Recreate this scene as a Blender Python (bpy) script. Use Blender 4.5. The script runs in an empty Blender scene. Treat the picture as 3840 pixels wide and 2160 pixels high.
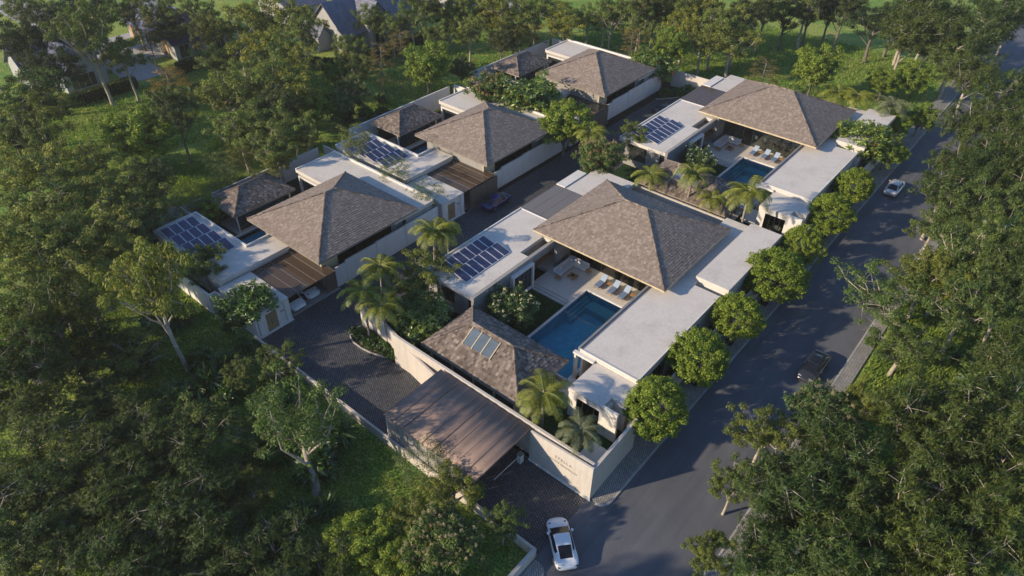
import bpy, bmesh, math, random
import numpy as np
from mathutils import Vector, Matrix
R = math.radians
S = bpy.context.scene
COL = S.collection

# ------------------------------------------------------------------ camera
cam_d = bpy.data.cameras.new('camera'); cam = bpy.data.objects.new('camera', cam_d); COL.objects.link(cam)
yaw, pit, rol = R(39.53818), R(38.6303), R(-0.832583)
fw = Vector((-math.sin(yaw)*math.cos(pit), math.cos(yaw)*math.cos(pit), -math.sin(pit)))
rt = Vector((math.cos(yaw), math.sin(yaw), 0)); dn = fw.cross(rt)
r2 = rt*math.cos(rol)+dn*math.sin(rol); d2 = -rt*math.sin(rol)+dn*math.cos(rol)
M = Matrix((( r2.x, -d2.x, -fw.x, 16.41), (r2.y, -d2.y, -fw.y, -30.271), (r2.z, -d2.z, -fw.z, 49.0), (0, 0, 0, 1)))
cam.matrix_world = M
cam_d.sensor_width = 36; cam_d.lens = 36*2620.14/3840; cam_d.clip_end = 900; cam_d.clip_start = 0.5
S.camera = cam

# ------------------------------------------------------------------ light
SUN_EL = 22.5; SUN_DX, SUN_DY = 0.53, 0.848          # light travels towards +x +y
W = bpy.data.worlds.new('World'); S.world = W; W.use_nodes = True
nt = W.node_tree; nt.nodes.clear()
sky = nt.nodes.new('ShaderNodeTexSky'); sky.sky_type = 'NISHITA'; sky.sun_disc = False
sky.sun_elevation = R(SUN_EL); sky.sun_rotation = math.atan2(-SUN_DX, -SUN_DY); sky.air_density = 1.0; sky.dust_density = 0.3; sky.ozone_density = 5.0
bg = nt.nodes.new('ShaderNodeBackground'); bg.inputs[1].default_value = 0.14
wo = nt.nodes.new('ShaderNodeOutputWorld')
nt.links.new(sky.outputs[0], bg.inputs[0]); nt.links.new(bg.outputs[0], wo.inputs[0])
sd = bpy.data.lights.new('sun', 'SUN'); sd.energy = 4.6; sd.angle = R(1.0); sd.color = (1.0, 0.81, 0.58)
sun = bpy.data.objects.new('sun', sd); COL.objects.link(sun)
h = math.cos(R(SUN_EL)); n = math.hypot(SUN_DX, SUN_DY)
sun.rotation_euler = Vector((SUN_DX/n*h, SUN_DY/n*h, -math.sin(R(SUN_EL)))).to_track_quat('-Z', 'Y').to_euler()
sun.location = (-60, -80, 60)
S.view_settings.view_transform = 'Standard'; S.view_settings.look = 'None'
S.view_settings.exposure = 0.5; S.view_settings.gamma = 1.0

# ------------------------------------------------------------------ materials
class NT:
    def __init__(s, name):
        s.m = bpy.data.materials.new(name); s.m.use_nodes = True; s.t = s.m.node_tree; s.t.nodes.clear()
        s.out = s.n('OutputMaterial')
    def n(s, k, **kw):
        o = s.t.nodes.new('ShaderNode'+k)
        for a, b in kw.items(): setattr(o, a, b)
        return o
    def l(s, a, b): s.t.links.new(a, b)
    def coord(s, scale=(1, 1, 1), rot=(0, 0, 0), kind='Object'):
        tc = s.n('TexCoord'); mp = s.n('Mapping'); mp.inputs['Scale'].default_value = scale; mp.inputs['Rotation'].default_value = rot
        s.l(tc.outputs[kind], mp.inputs[0]); return mp.outputs[0]
    def noise(s, v, sc, det=4, rough=.55):
        k = s.n('TexNoise'); k.inputs['Scale'].default_value = sc; k.inputs['Detail'].default_value = det; k.inputs['Roughness'].default_value = rough
        if v is not None: s.l(v, k.inputs['Vector'])
        return k.outputs['Fac']
    def ramp(s, f, stops):
        r = s.n('ValToRGB'); e = r.color_ramp.elements
        while len(e) < len(stops): e.new(.5)
        for k, (p, c) in zip(e, stops): k.position = p; k.color = (*c, 1)
        s.l(f, r.inputs[0]); return r.outputs[0]
    def mix(s, f, a, b, mode='MIX'):
        x = s.n('Mix', data_type='RGBA', blend_type=mode)
        for i, v in ((0, f), (6, a), (7, b)):
            if isinstance(v, (int, float)): x.inputs[i].default_value = v
            elif isinstance(v, tuple): x.inputs[i].default_value = (*v, 1)
            else: s.l(v, x.inputs[i])
        return x.outputs[2]
    def bump(s, f, st=.3, d=.05):
        b = s.n('Bump'); b.inputs['Strength'].default_value = st; b.inputs['Distance'].default_value = d; s.l(f, b.inputs['Height']); return b.outputs[0]
    def bsdf(s, col, rough=.8, spec=.4, metal=0, nrm=None, coat=0):
        p = s.n('BsdfPrincipled'); p.inputs['Metallic'].default_value = metal
        p.inputs['Specular IOR Level'].default_value = spec; p.inputs['Coat Weight'].default_value = coat
        if isinstance(rough, (int, float)): p.inputs['Roughness'].default_value = rough
        else: s.l(rough, p.inputs['Roughness'])
        if isinstance(col, tuple): p.inputs['Base Color'].default_value = (*col, 1)
        else: s.l(col, p.inputs['Base Color'])
        if nrm is not None: s.l(nrm, p.inputs['Normal'])
        s.l(p.outputs[0], s.out.inputs[0]); return p

def lerp(a, k): return tuple(x*k for x in a)
def m_plain(name, col, rough=.6, spec=.4, metal=0, var=.12, sc=3, coat=0, bump=0):
    t = NT(name); v = t.coord()
    c = t.ramp(t.noise(v, sc, 5), [(.3, lerp(col, 1-var)), (.7, lerp(col, 1+var))])
    nr = t.bump(t.noise(v, sc*12, 3), bump, .02) if bump else None
    t.bsdf(c, rough, spec, metal, nr, coat); return t.m
def m_plaster(name, col, stain=.22, sc=.9):
    t = NT(name); v = t.coord()
    a = t.noise(v, sc, 6, .62); b = t.noise(v, sc*7, 5, .7); f = t.noise(v, 26, 3, .6)
    c1 = t.ramp(a, [(.32, lerp(col, 1-stain)), (.5, lerp(col, .97)), (.68, lerp(col, 1.06))])
    c2 = t.mix(.5, c1, t.ramp(b, [(.3, lerp(col, .86)), (.5, col), (.75, lerp(col, 1.05))]))
    vz = t.coord((3.0, 3.0, .25)); s2 = t.noise(vz, 1.2, 4, .6)
    c3 = t.mix(.28, c2, t.ramp(s2, [(.35, lerp(col, .72)), (.55, lerp(col, 1.02))]))
    t.bsdf(c3, .85, .25, 0, t.bump(t.mix(.5, b, f), .25, .04)); return t.m
def m_brick(name, c1, c2, mortar, w, hh, ms=.02, rough=.8, axes=(0, 0, 0), bump=.5, off=.5, nsc=1.0, spec=.3):
    t = NT(name); v = t.coord(rot=axes)
    b = t.n('TexBrick'); b.offset = off; b.inputs['Scale'].default_value = 1; b.inputs['Brick Width'].default_value = w; b.inputs['Row Height'].default_value = hh
    b.inputs['Mortar Size'].default_value = ms; b.inputs['Color1'].default_value = (*c1, 1); b.inputs['Color2'].default_value = (*c2, 1); b.inputs['Mortar'].default_value = (*mortar, 1)
    b.inputs['Bias'].default_value = 0; t.l(v, b.inputs['Vector'])
    v2 = t.coord(); nn = t.noise(v2, nsc, 5, .6)
    c = t.mix(.55, b.outputs['Color'], t.ramp(nn, [(.3, (.35, .35, .35)), (.5, (.6, .6, .6)), (.7, (.9, .86, .8))]), 'MULTIPLY')
    c = t.mix(1.0, c, (1.45, 1.45, 1.45), 'MULTIPLY')
    iv = t.n('Math', operation='SUBTRACT'); iv.inputs[0].default_value = 1; t.l(b.outputs['Fac'], iv.inputs[1])
    ad = t.n('Math', operation='ADD'); t.l(iv.outputs[0], ad.inputs[0]); k = t.n('Math', operation='MULTIPLY'); k.inputs[1].default_value = .5; t.l(t.noise(v2, 14, 3), k.inputs[0]); t.l(k.outputs[0], ad.inputs[1])
    t.bsdf(c, rough, spec, 0, t.bump(ad.outputs[0], bump, .03)); return t.m
def m_island(name, stops, rough=.85, nsc=2.0, spec=.25, amt=.45):
    """every loose piece (a shingle, a panel) has its own tone"""
    t = NT(name); g = t.n('NewGeometry'); v = t.coord()
    c = t.ramp(g.outputs['Random Per Island'], stops)
    c = t.mix(amt, c, t.ramp(t.noise(v, nsc, 6, .7), [(.3, (.45, .43, .42)), (.5, (.8, .8, .8)), (.72, (1, 1, 1))]), 'MULTIPLY')
    t.bsdf(c, rough, spec, 0, t.bump(t.noise(t.coord((1, 1, 1)), 30, 3), .3, .02)); return t.m
def m_leaf(name, dark, light, nsc=.55, trans=.3, gloss=.02, rough=.6, ovar=.75):
    t = NT(name); g = t.n('NewGeometry'); v = t.coord(); oi = t.n('ObjectInfo')
    a = t.mix(g.outputs['Random Per Island'], dark, light)
    b = t.mix(.6, a, t.ramp(t.noise(v, nsc, 4, .6), [(.3, (.45, .5, .5)), (.5, (.85, .85, .8)), (.68, (1.25, 1.2, .95))]), 'MULTIPLY')
    b = t.mix(ovar, b, t.ramp(oi.outputs['Random'], [(0, (.55, .8, .75)), (.35, (.8, 1.0, .9)), (.65, (1.0, 1.05, .8)), (1, (1.35, 1.25, .65))]), 'MULTIPLY')
    d = t.n('BsdfDiffuse'); tr = t.n('BsdfTranslucent'); gl = t.n('BsdfGlossy'); gl.inputs['Roughness'].default_value = rough; gl.inputs['Color'].default_value = (.9, .95, 1, 1)
    t.l(b, d.inputs[0]); t.l(t.mix(1.0, b, (1.1, 1.25, .5), 'MULTIPLY'), tr.inputs[0])
    m1 = t.n('MixShader'); m1.inputs[0].default_value = trans; t.l(d.outputs[0], m1.inputs[1]); t.l(tr.outputs[0], m1.inputs[2])
    m2 = t.n('MixShader'); m2.inputs[0].default_value = gloss; t.l(m1.outputs[0], m2.inputs[1]); t.l(gl.outputs[0], m2.inputs[2])
    t.l(m2.outputs[0], t.out.inputs[0]); return t.m
def m_glass(name, tint, refl=.25, rough=.03):
    t = NT(name); tr = t.n('BsdfTransparent'); tr.inputs[0].default_value = (*tint, 1); gl = t.n('BsdfGlossy'); gl.inputs['Roughness'].default_value = rough
    fr = t.n('Fresnel'); fr.inputs[0].default_value = 1.5; ml = t.n('Math', operation='MULTIPLY_ADD'); ml.inputs[1].default_value = 1.0; ml.inputs[2].default_value = refl; ml.use_clamp = True
    t.l(fr.outputs[0], ml.inputs[0]); mx = t.n('MixShader'); t.l(ml.outputs[0], mx.inputs[0]); t.l(tr.outputs[0], mx.inputs[1]); t.l(gl.outputs[0], mx.inputs[2])
    t.l(mx.outputs[0], t.out.inputs[0]); return t.m
def m_water(name, tint):
    t = NT(name); tr = t.n('BsdfTransparent'); tr.inputs[0].default_value = (*tint, 1); gl = t.n('BsdfGlossy'); gl.inputs['Roughness'].default_value = .02
    v = t.coord((1, 1, 1)); b = t.bump(t.noise(v, 3.0, 3), .06, .05); t.l(b, gl.inputs['Normal'])
    fr = t.n('Fresnel'); fr.inputs[0].default_value = 1.33; t.l(b, fr.inputs['Normal']); mx = t.n('MixShader')
    t.l(fr.outputs[0], mx.inputs[0]); t.l(tr.outputs[0], mx.inputs[1]); t.l(gl.outputs[0], mx.inputs[2]); t.l(mx.outputs[0], t.out.inputs[0]); return t.m
def m_wood(name, col, ax=(1, 12, 12)):
    t = NT(name); v = t.coord(ax); c = t.ramp(t.noise(v, 2, 5), [(.3, lerp(col, .6)), (.7, lerp(col, 1.2))]); t.bsdf(c, .6, .35); return t.m
def m_grass(name, a, b, c, d):
    t = NT(name); v = t.coord()
    n1 = t.noise(v, .09, 5, .6); n2 = t.noise(v, .5, 5, .65); n3 = t.noise(v, 5, 6, .75)
    c1 = t.mix(t.ramp(n1, [(.42, (0, 0, 0)), (.6, (1, 1, 1))]), a, b)
    c2 = t.mix(t.ramp(n2, [(.5, (0, 0, 0)), (.68, (.8, .8, .8))]), c1, c)
    c3 = t.mix(1.0, c2, t.ramp(n3, [(.36, d), (.5, (.85, .85, .85)), (.62, (2.1, 1.95, 1.6))]), 'MULTIPLY')
    t.bsdf(c3, .95, .1, 0, t.bump(t.mix(.5, n3, t.noise(v, 2, 4, .7)), 1.0, .25)); return t.m

MT = {}
MT['white'] = m_plaster('white_plaster', (.66, .645, .61), .14)
MT['wallc'] = m_plaster('cream_wall_render', (.53, .49, .44), .22, .6)
MT['roofcon'] = m_plaster('pale_roof_screed', (.60, .565, .515), .34, .42)
MT['greycon'] = m_plaster('grey_concrete', (.30, .295, .28), .3)
MT['deck'] = m_plaster('limestone_deck', (.56, .52, .46), .1)
MT['stone'] = m_brick('dark_stone_blocks', (.16, .16, .165), (.22, .22, .22), (.09, .09, .09), .9, .3, .012, axes=(R(90), 0, R(90)), bump=.4)
MT['shingle'] = m_island('wood_shingle', [(0, (.205, .165, .135)), (.3, (.235, .19, .157)), (.75, (.275, .225, .19)), (1, (.335, .285, .245))], .9, 2.5, .2, .18)
MT['shingle_old'] = m_island('weathered_shingle', [(0, (.105, .083, .07)), (.4, (.175, .14, .117)), (.8, (.24, .198, .168)), (1, (.34, .29, .25))], .9, .8, .2, .5)
MT['fascia_grey'] = m_wood('weathered_fascia', (.27, .235, .19))
MT['fascia'] = m_wood('cream_fascia', (.56, .46, .30))
MT['wood'] = m_wood('teak', (.36, .20, .085))
MT['door'] = m_wood('oak_door', (.30, .22, .12), (12, 12, 1))
MT['rust'] = m_wood('dark_brown_slats', (.10, .045, .018), (14, 1, 1))
MT['black'] = m_plain('black_metal', (.025, .025, .028), .45)
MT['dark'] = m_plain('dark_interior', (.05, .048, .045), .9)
MT['greymetal'] = m_plain('grey_metal', (.22, .22, .22), .5, .5)
MT['glass'] = m_glass('clear_glass', (.62, .66, .64), .04)
MT['glassdk'] = m_glass('bronze_glass', (.22, .17, .11), .12)
MT['glassroof'] = m_glass('bronze_roof_glass', (.32, .20, .10), .16, .10)
def _roofglass(nm='bronze_roof_glass', dif=.5, tint=(.34, .20, .09, 1)):
    t = NT(nm); tr = t.n('BsdfTransparent'); tr.inputs[0].default_value = tint; gl = t.n('BsdfGlossy'); gl.inputs['Roughness'].default_value = .12; di = t.n('BsdfDiffuse'); di.inputs[0].default_value = (.33, .31, .29, 1) if dif > .4 else (.25, .175, .12, 1)
    fr = t.n('Fresnel'); fr.inputs[0].default_value = 1.45; a = t.n('MixShader'); a.inputs[0].default_value = dif; t.l(tr.outputs[0], a.inputs[1]); t.l(di.outputs[0], a.inputs[2]); b = t.n('MixShader'); t.l(fr.outputs[0], b.inputs[0]); t.l(a.outputs[0], b.inputs[1]); t.l(gl.outputs[0], b.inputs[2]); t.l(b.outputs[0], t.out.inputs[0]); return t.m
MT['glassroof'] = _roofglass()
MT['glassbrown'] = _roofglass('clear_bronze_roof_glass', .34, (.42, .22, .09, 1))
MT['letter'] = m_plain('bronze_letters', (.20, .185, .165), .5)
MT['winglass'] = m_plain('window_glass', (.03, .035, .04), .06, .7, 0, .3, .5)
MT['skyglass'] = m_plain('skylight_glass', (.10, .13, .16), .10, .6, 0, .2, .6)
MT['water'] = m_water('pool_water', (.55, .84, .93))
MT['tile'] = m_brick('pool_tile', (.10, .38, .44), (.12, .42, .47), (.18, .44, .47), .5, .5, .01, .4, bump=.1)
MT['tilew'] = m_plain('pool_tile_shallow', (.12, .46, .48), .4, sc=5)
MT['solar'] = m_island('solar_cell', [(0, (.030, .036, .085)), (1, (.050, .060, .125))], .2, 3, .6, .25)
MT['solarframe'] = m_plain('aluminium_frame', (.62, .64, .68), .4, .5)
MT['canopy'] = None
MT['setts'] = m_brick('dark_cobble_setts', (.060, .066, .078), (.112, .112, .118), (.022, .023, .026), .30, .19, .03, .58, axes=(0, 0, R(28)), bump=.8, nsc=.35)
MT['paver'] = m_brick('grey_pavers', (.22, .215, .205), (.30, .29, .27), (.09, .09, .09), .34, .17, .02, .8, axes=(0, 0, R(45)), bump=.6, nsc=.5)
MT['kerb'] = m_plain('kerb_concrete', (.38, .37, .35), .85, .2, 0, .2, 1.5, bump=.3)
MT['soil'] = m_plain('dark_soil', (.035, .028, .02), .95, .1, 0, .3, 4, bump=.5)
MT['lawn'] = m_grass('mown_lawn', (.018, .048, .015), (.024, .058, .018), (.020, .050, .016), (.6, .6, .6))
MT['grass'] = m_grass('rough_grass', (.14, .27, .055), (.27, .34, .08), (.38, .33, .11), (.28, .34, .42))
MT['sofa'] = m_plain('pale_fabric', (.52, .52, .53), .9, .1, 0, .06, 8)
MT['blue'] = m_plain('blue_cushion', (.15, .21, .34), .9, .1, 0, .1, 8)
MT['blueL'] = m_plain('light_blue_cushion', (.30, .38, .50), .9, .1, 0, .1, 8)
def _asphalt():
    t = NT('asphalt'); v = t.coord()
    c = t.ramp(t.noise(v, .25, 6, .6), [(.3, (.086, .094, .112)), (.7, (.118, .125, .140))])
    c = t.mix(.7, c, t.ramp(t.noise(v, 22, 4, .7), [(.3, (.7, .7, .7)), (.7, (1.3, 1.3, 1.3))]), 'MULTIPLY')
    lane = t.noise(t.coord((1.1, .05, 1)), 1.0, 3); c = t.mix(.35, c, t.ramp(lane, [(.4, (.7, .7, .72)), (.6, (1.15, 1.12, 1.1))]), 'MULTIPLY')
    t.bsdf(c, .82, .35, 0, t.bump(t.noise(v, 30, 3), .4, .02)); return t.m
MT['asphalt'] = _asphalt()
def _canopy():
    t = NT('rusted_metal_sheet'); v = t.coord()
    a = t.noise(v, .5, 6, .65); b = t.noise(v, 9, 5, .7)
    c = t.ramp(a, [(.3, (.20, .145, .12)), (.55, (.245, .18, .15)), (.75, (.33, .22, .165))])
    c = t.mix(.6, c, t.ramp(b, [(.3, (.75, .75, .75)), (.7, (1.2, 1.18, 1.15))]), 'MULTIPLY')
    t.bsdf(c, .6, .4, .25, t.bump(b, .15, .02)); return t.m
MT['canopy'] = _canopy()
MT['bark'] = m_plain('grey_bark', (.16, .14, .115), .9, .1, 0, .45, 6, bump=.6)
MT['palebark'] = m_plain('pale_gum_bark', (.36, .32, .26), .85, .15, 0, .35, 2.5, bump=.4)
MT['redroot'] = m_plain('red_aerial_root', (.34, .075, .05), .8, .2, 0, .4, 5)
MT['palmtrunk'] = m_plain('palm_trunk', (.28, .25, .20), .9, .1, 0, .3, 8, bump=.5)
LEAF = dict(
 gum=m_leaf('gum_foliage', (.05, .083, .016), (.19, .215, .048), .6),
 gumlight=m_leaf('sunlit_gum_foliage', (.085, .115, .018), (.30, .30, .07), .6),  # gum leaves with warm sunlight painted into the colour
 darklight=m_leaf('sunlit_dark_foliage', (.04, .055, .013), (.14, .15, .04), .6),  # dark-tree leaves, brightened by the same painted sunlight
 dark=m_leaf('dark_foliage', (.016, .032, .011), (.062, .088, .026), .6),
 round=m_leaf('bright_foliage', (.08, .15, .016), (.30, .36, .045), .7, ovar=0.25),
 street=m_leaf('street_tree_foliage', (.085, .15, .014), (.29, .35, .035), 1.0, ovar=0.14),
 tier=m_leaf('rusty_foliage', (.11, .085, .02), (.34, .21, .07), .7),
 willow=m_leaf('willow_foliage', (.020, .046, .009), (.112, .14, .025), .6),
 bloom=m_leaf('blossom_tree_foliage', (.038, .085, .018), (.145, .20, .05), .8, ovar=0.35),
 glossy=m_leaf('glossy_foliage', (.022, .075, .012), (.11, .19, .022), .8, .25, .05, .45),
 banyan=m_leaf('fig_foliage', (.05, .115, .012), (.26, .32, .035), .8, .28, .06, .45, ovar=0.3),
 sapling=m_leaf('sapling_foliage', (.09, .11, .03), (.24, .25, .09), .8),
 spread=m_leaf('spreading_foliage', (.04, .09, .018), (.155, .22, .05), .7),
 flower=m_leaf('shrub_foliage', (.025, .065, .014), (.11, .17, .035), .8, .25, .04, .5),
 palm=m_leaf('palm_foliage', (.10, .13, .012), (.34, .35, .04), .5, .3, .04, .5, ovar=0.2),
 palmgrey=m_leaf('grey_palm_foliage', (.09, .11, .055), (.26, .28, .15), .5, .3, .03, ovar=0.1),
 tan=m_leaf('tan_blossom', (.26, .17, .10), (.58, .42, .28), 2, .2, .01),
 white=m_leaf('white_blossom', (.50, .45, .34), (.85, .80, .68), 2, .2, .01),
 blade=m_leaf('grass_blades', (.09, .18, .03), (.30, .36, .08), .35, .3, .02),
 hedge=m_leaf('hedge_foliage', (.028, .045, .014), (.09, .11, .03), .8),
)

# ------------------------------------------------------------------ object helpers
def wloc(o):
    v = Vector((0, 0, 0))
    while o is not None: v = v + o.location; o = o.parent
    return v
def thing(name, label, cat, loc=(0, 0, 0), rz=0, group=None):
    o = bpy.data.objects.new(name, None); COL.objects.link(o); o.location = loc; o.rotation_euler = (0, 0, rz); o.empty_display_size = .3
    o['label'] = label; o['category'] = cat
    if group: o['group'] = group
    return o
def tag(o, label=None, cat=None, group=None, kind=None):
    for k, v in (('label', label), ('category', cat), ('group', group), ('kind', kind)):
        if v: o[k] = v
    return o
class MB:
    """collects faces; build() links them as ONE mesh object. World coordinates; the parent's place is subtracted."""
    def __init__(s): s.v = []; s.f = []
    def add(s, vs, fs):
        b = len(s.v); s.v += [tuple(p) for p in vs]; s.f += [tuple(i+b for i in q) for q in fs]; return s
    def box(s, x0, x1, y0, y1, z0, z1):
        return s.add([(x0, y0, z0), (x1, y0, z0), (x1, y1, z0), (x0, y1, z0), (x0, y0, z1), (x1, y0, z1), (x1, y1, z1), (x0, y1, z1)],
                     [(0, 3, 2, 1), (4, 5, 6, 7), (0, 1, 5, 4), (1, 2, 6, 5), (2, 3, 7, 6), (3, 0, 4, 7)])
    def prism(s, poly, z0, z1):
        n = len(poly); a = sum(poly[i][0]*poly[(i+1) % n][1]-poly[(i+1) % n][0]*poly[i][1] for i in range(n))
        if a < 0: poly = poly[::-1]
        return s.add([(x, y, z0) for x, y in poly]+[(x, y, z1) for x, y in poly],
                     [tuple(range(n-1, -1, -1)), tuple(range(n, 2*n))]+[(i, (i+1) % n, n+(i+1) % n, n+i) for i in range(n)])
    def bar(s, a, b, r, n=6, r2=None):
        a = Vector(a); b = Vector(b); d = (b-a).normalized(); u = d.orthogonal().normalized(); w = d.cross(u); r2 = r if r2 is None else r2
        vs = [a+(u*math.cos(2*math.pi*i/n)+w*math.sin(2*math.pi*i/n))*r for i in range(n)]+[b+(u*math.cos(2*math.pi*i/n)+w*math.sin(2*math.pi*i/n))*r2 for i in range(n)]
        return s.add(vs, [(i, (i+1) % n, n+(i+1) % n, n+i) for i in range(n)]+[tuple(range(n-1, -1, -1)), tuple(range(n, 2*n))])
    def tube(s, pts, rad, n=5):
        pts = [Vector(p) for p in pts]; vs = []; b = None
        for i, p in enumerate(pts):
            d = (pts[min(i+1, len(pts)-1)]-pts[max(i-1, 0)]).normalized()
            u = (Vector((0, 1, .13)) if abs(d.y) < .8 else Vector((1, 0, .1))).cross(d).normalized(); w = d.cross(u)
            vs += [p+(u*math.cos(2*math.pi*k/n)+w*math.sin(2*math.pi*k/n))*rad[i] for k in range(n)]
        fs = [(i*n+k, i*n+(k+1) % n, (i+1)*n+(k+1) % n, (i+1)*n+k) for i in range(len(pts)-1) for k in range(n)]
        fs.append(tuple(range((len(pts)-1)*n, len(pts)*n)))
        return s.add(vs, fs)
    def build(s, name, mat, parent=None, smooth=False, bevel=0, off=None):
        me = bpy.data.meshes.new(name); o_ = off if off is not None else (wloc(parent) if parent else Vector((0, 0, 0)))
        me.from_pydata([(p[0]-o_[0], p[1]-o_[1], p[2]-o_[2]) for p in s.v], [], s.f); me.materials.append(mat)
        if smooth: me.polygons.foreach_set('use_smooth', [True]*len(me.polygons))
        me.update(); o = bpy.data.objects.new(name, me); COL.objects.link(o)
        if parent: o.parent = parent
        if bevel:
            m = o.modifiers.new('bevel', 'BEVEL'); m.width = bevel; m.segments = 2; m.limit_method = 'ANGLE'
        return o
def box(name, mat, parent, *a, bevel=0): return MB().box(*a).build(name, mat, parent, bevel=bevel)
def solo(name, mb, mat, label, cat, group=None, kind=None, base=None, **kw):
    """a top-level thing that is one mesh, its origin at its base"""
    if kind == 'structure' or kind == 'stuff':
        o = mb.build(name, mat, None, **kw)
    else:
        xs = [p[0] for p in mb.v]; ys = [p[1] for p in mb.v]; zs = [p[2] for p in mb.v]
        c = Vector(base) if base else Vector(((min(xs)+max(xs))/2, (min(ys)+max(ys))/2, min(zs)))
        o = mb.build(name, mat, None, off=c, **kw); o.location = c
    tag(o, label, cat, group, kind); return o
def kids(o): return [c for c in o.children]
def copy_tree(o, parent=None):
    c = o.copy(); COL.objects.link(c); c.parent = parent
    for ch in list(o.children): copy_tree(ch, c)
    return c
def dup(o, k, ox, oy, label):
    """the same thing again in the next plot: place = k * place + offset, scale k"""
    c = copy_tree(o); c.location = (o.location.x*k+ox, o.location.y*k+oy, o.location.z*k); c.scale = (k, k, k)
    c['label'] = label; return c
def mesh_np(name, V, F, mat, parent=None, smooth=False):
    """V (n,3), F (m,k) numpy"""
    me = bpy.data.meshes.new(name); n, m, k = len(V), len(F), F.shape[1]
    me.vertices.add(n); me.vertices.foreach_set('co', V.astype(np.float32).ravel())
    me.loops.add(m*k); me.loops.foreach_set('vertex_index', F.astype(np.int32).ravel())
    me.polygons.add(m); me.polygons.foreach_set('loop_start', np.arange(0, m*k, k, dtype=np.int32)); me.polygons.foreach_set('loop_total', np.full(m, k, dtype=np.int32))
    me.materials.append(mat); me.update(calc_edges=True)
    o = bpy.data.objects.new(name, me); COL.objects.link(o)
    if parent: o.parent = parent
    return o
# ------------------------------------------------------------------ setting: ground, roads, pavements
def sheet(name, mat, poly, z, kind='structure', z0=None):
    m = MB()
    if z0 is None: m.add([(x, y, z) for x, y in poly], [tuple(range(len(poly)))])
    else: m.prism(poly, z0, z)
    return solo(name, m, mat, None, None, kind=kind)
def rect(a, b, c, d): return [(a, c), (b, c), (b, d), (a, d)]
rng = np.random.default_rng(5)
def ground():
    def hz(x, y):
        w = 1.0
        # flat where anything is built, gentle swell in the grass outside
        if -60.3 < x < -2 and 2.3 < y < 78: return -1.9
        dx = max(-63-x, x-12.5, 0); dy = max(-9.5-y, y-82, 0); d = math.hypot(dx, dy)
        far = 0 if x < -80 or y > 84 else 1
        k = min(1, d/10)*far
        return -0.03+k*(.25*math.sin(x*.31+y*.17)+.2*math.sin(y*.43-x*.12))*.8
    xs = np.concatenate([np.linspace(-420, -130, 12), np.linspace(-125, 60, 112), np.linspace(70, 300, 8)])
    ys = np.concatenate([np.linspace(-200, -60, 6), np.linspace(-55, 160, 130), np.linspace(180, 520, 10)])
    V = np.array([(x, y, hz(x, y)) for y in ys for x in xs]); nx = len(xs)
    F = np.array([(j*nx+i, j*nx+i+1, (j+1)*nx+i+1, (j+1)*nx+i) for j in range(len(ys)-1) for i in range(nx-1)])
    o = mesh_np('ground', V, F, MT['grass']); o.data.polygons.foreach_set('use_smooth', [True]*len(F)); tag(o, kind='structure')
ground()
# main road with a mouth widening at the entrance, and the side road
road = [(-.2, -7.0), (-.2, 0.25), (1.2, 1.2), (1.2, 300), (10.3, 300), (10.3, 92), (40, 92), (40, 79), (10.3, 79), (10.3, -90), (1.2, -90), (1.0, -9.5)]
sheet('road', MT['asphalt'], road, .012)
sheet('entrance_paving', MT['setts'], rect(-17.6, -.2, -6.6, .05), .016)
sheet('central_lane', MT['setts'], [(-37.3, -6.6), (-17.6, -6.6), (-17.6, .3), (-24, .9), (-28.8, 1.6), (-28.8, 79.3), (-37.3, 79.3)], .016)
def plot_base():
    holes = [(-15.74, -9.28, 9.28, 21.74)]; holes.append(tuple(a*1.045+o for a, o in zip(holes[0], (.08, .08, 39.5, 39.5))))
    w = [(-54.2, -48.9, -.1, 12.31), (-48.9, -46.9, -.1, 3.3)]
    holes += w+[(a*1.02+.1, b*1.02+.1, c*1.02+27.2, d*1.02+27.2) for a, b, c, d in w]+[(a*1.04+.06, b*1.04+.06, c*1.04+55.2, d*1.04+55.2) for a, b, c, d in w]
    X = sorted({-61.6, -.93}|{v for q in holes for v in q[:2]}); Y = sorted({-6.4, 80.5}|{v for q in holes for v in q[2:]}); m = MB()
    for x0, x1 in zip(X, X[1:]):
        for y0, y1 in zip(Y, Y[1:]):
            xm, ym = (x0+x1)/2, (y0+y1)/2
            if not any(a < xm < b and c < ym < d for a, b, c, d in holes): m.add([(x0, y0, -.012), (x1, y0, -.012), (x1, y1, -.012), (x0, y1, -.012)], [(0, 1, 2, 3)])
    solo('plot_ground', m, MT['soil'], None, None, kind='structure')
plot_base()
def arc(cx, cy, r, a0, a1, n=7): return [(cx+r*math.cos(R(a0+(a1-a0)*i/n)), cy+r*math.sin(R(a0+(a1-a0)*i/n))) for i in range(n+1)]
pv = [(-.9, .45)]+[(.15, .12)]+arc(.35, 1.0, 1.0, -80, 0)+[(1.35, 140), (-.9, 140)]
sheet('pavement', MT['paver'], pv, .11, z0=-.05)
kb = MB(); kb.box(1.35, 1.5, 1.0, 300, -.05, .125)
for i in range(7):
    a = arc(.35, 1.0, 1.0, -80, 0)[i]; b = arc(.35, 1.0, 1.0, -80, 0)[i+1]; a2 = arc(.35, 1.0, 1.15, -80, 0)[i]; b2 = arc(.35, 1.0, 1.15, -80, 0)[i+1]
    kb.prism([a, b, b2, a2], -.05, .125)
solo('kerb', kb, MT['kerb'], None, None, kind='structure')
sheet('pavement_opposite', MT['paver'], rect(10.42, 11.7, -90, 78.5), .11, z0=-.05)
solo('kerb_opposite', MB().box(10.27, 10.42, -90, 78.5, -.05, .125), MT['kerb'], None, None, kind='structure')
sheet('pavement_corner', MT['paver'], [(-.15, -60), (1.1, -60)]+arc(.3, -8.0, .95, 0, 90)+[(-.15, -7.05)], .11, z0=-.05)
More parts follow.
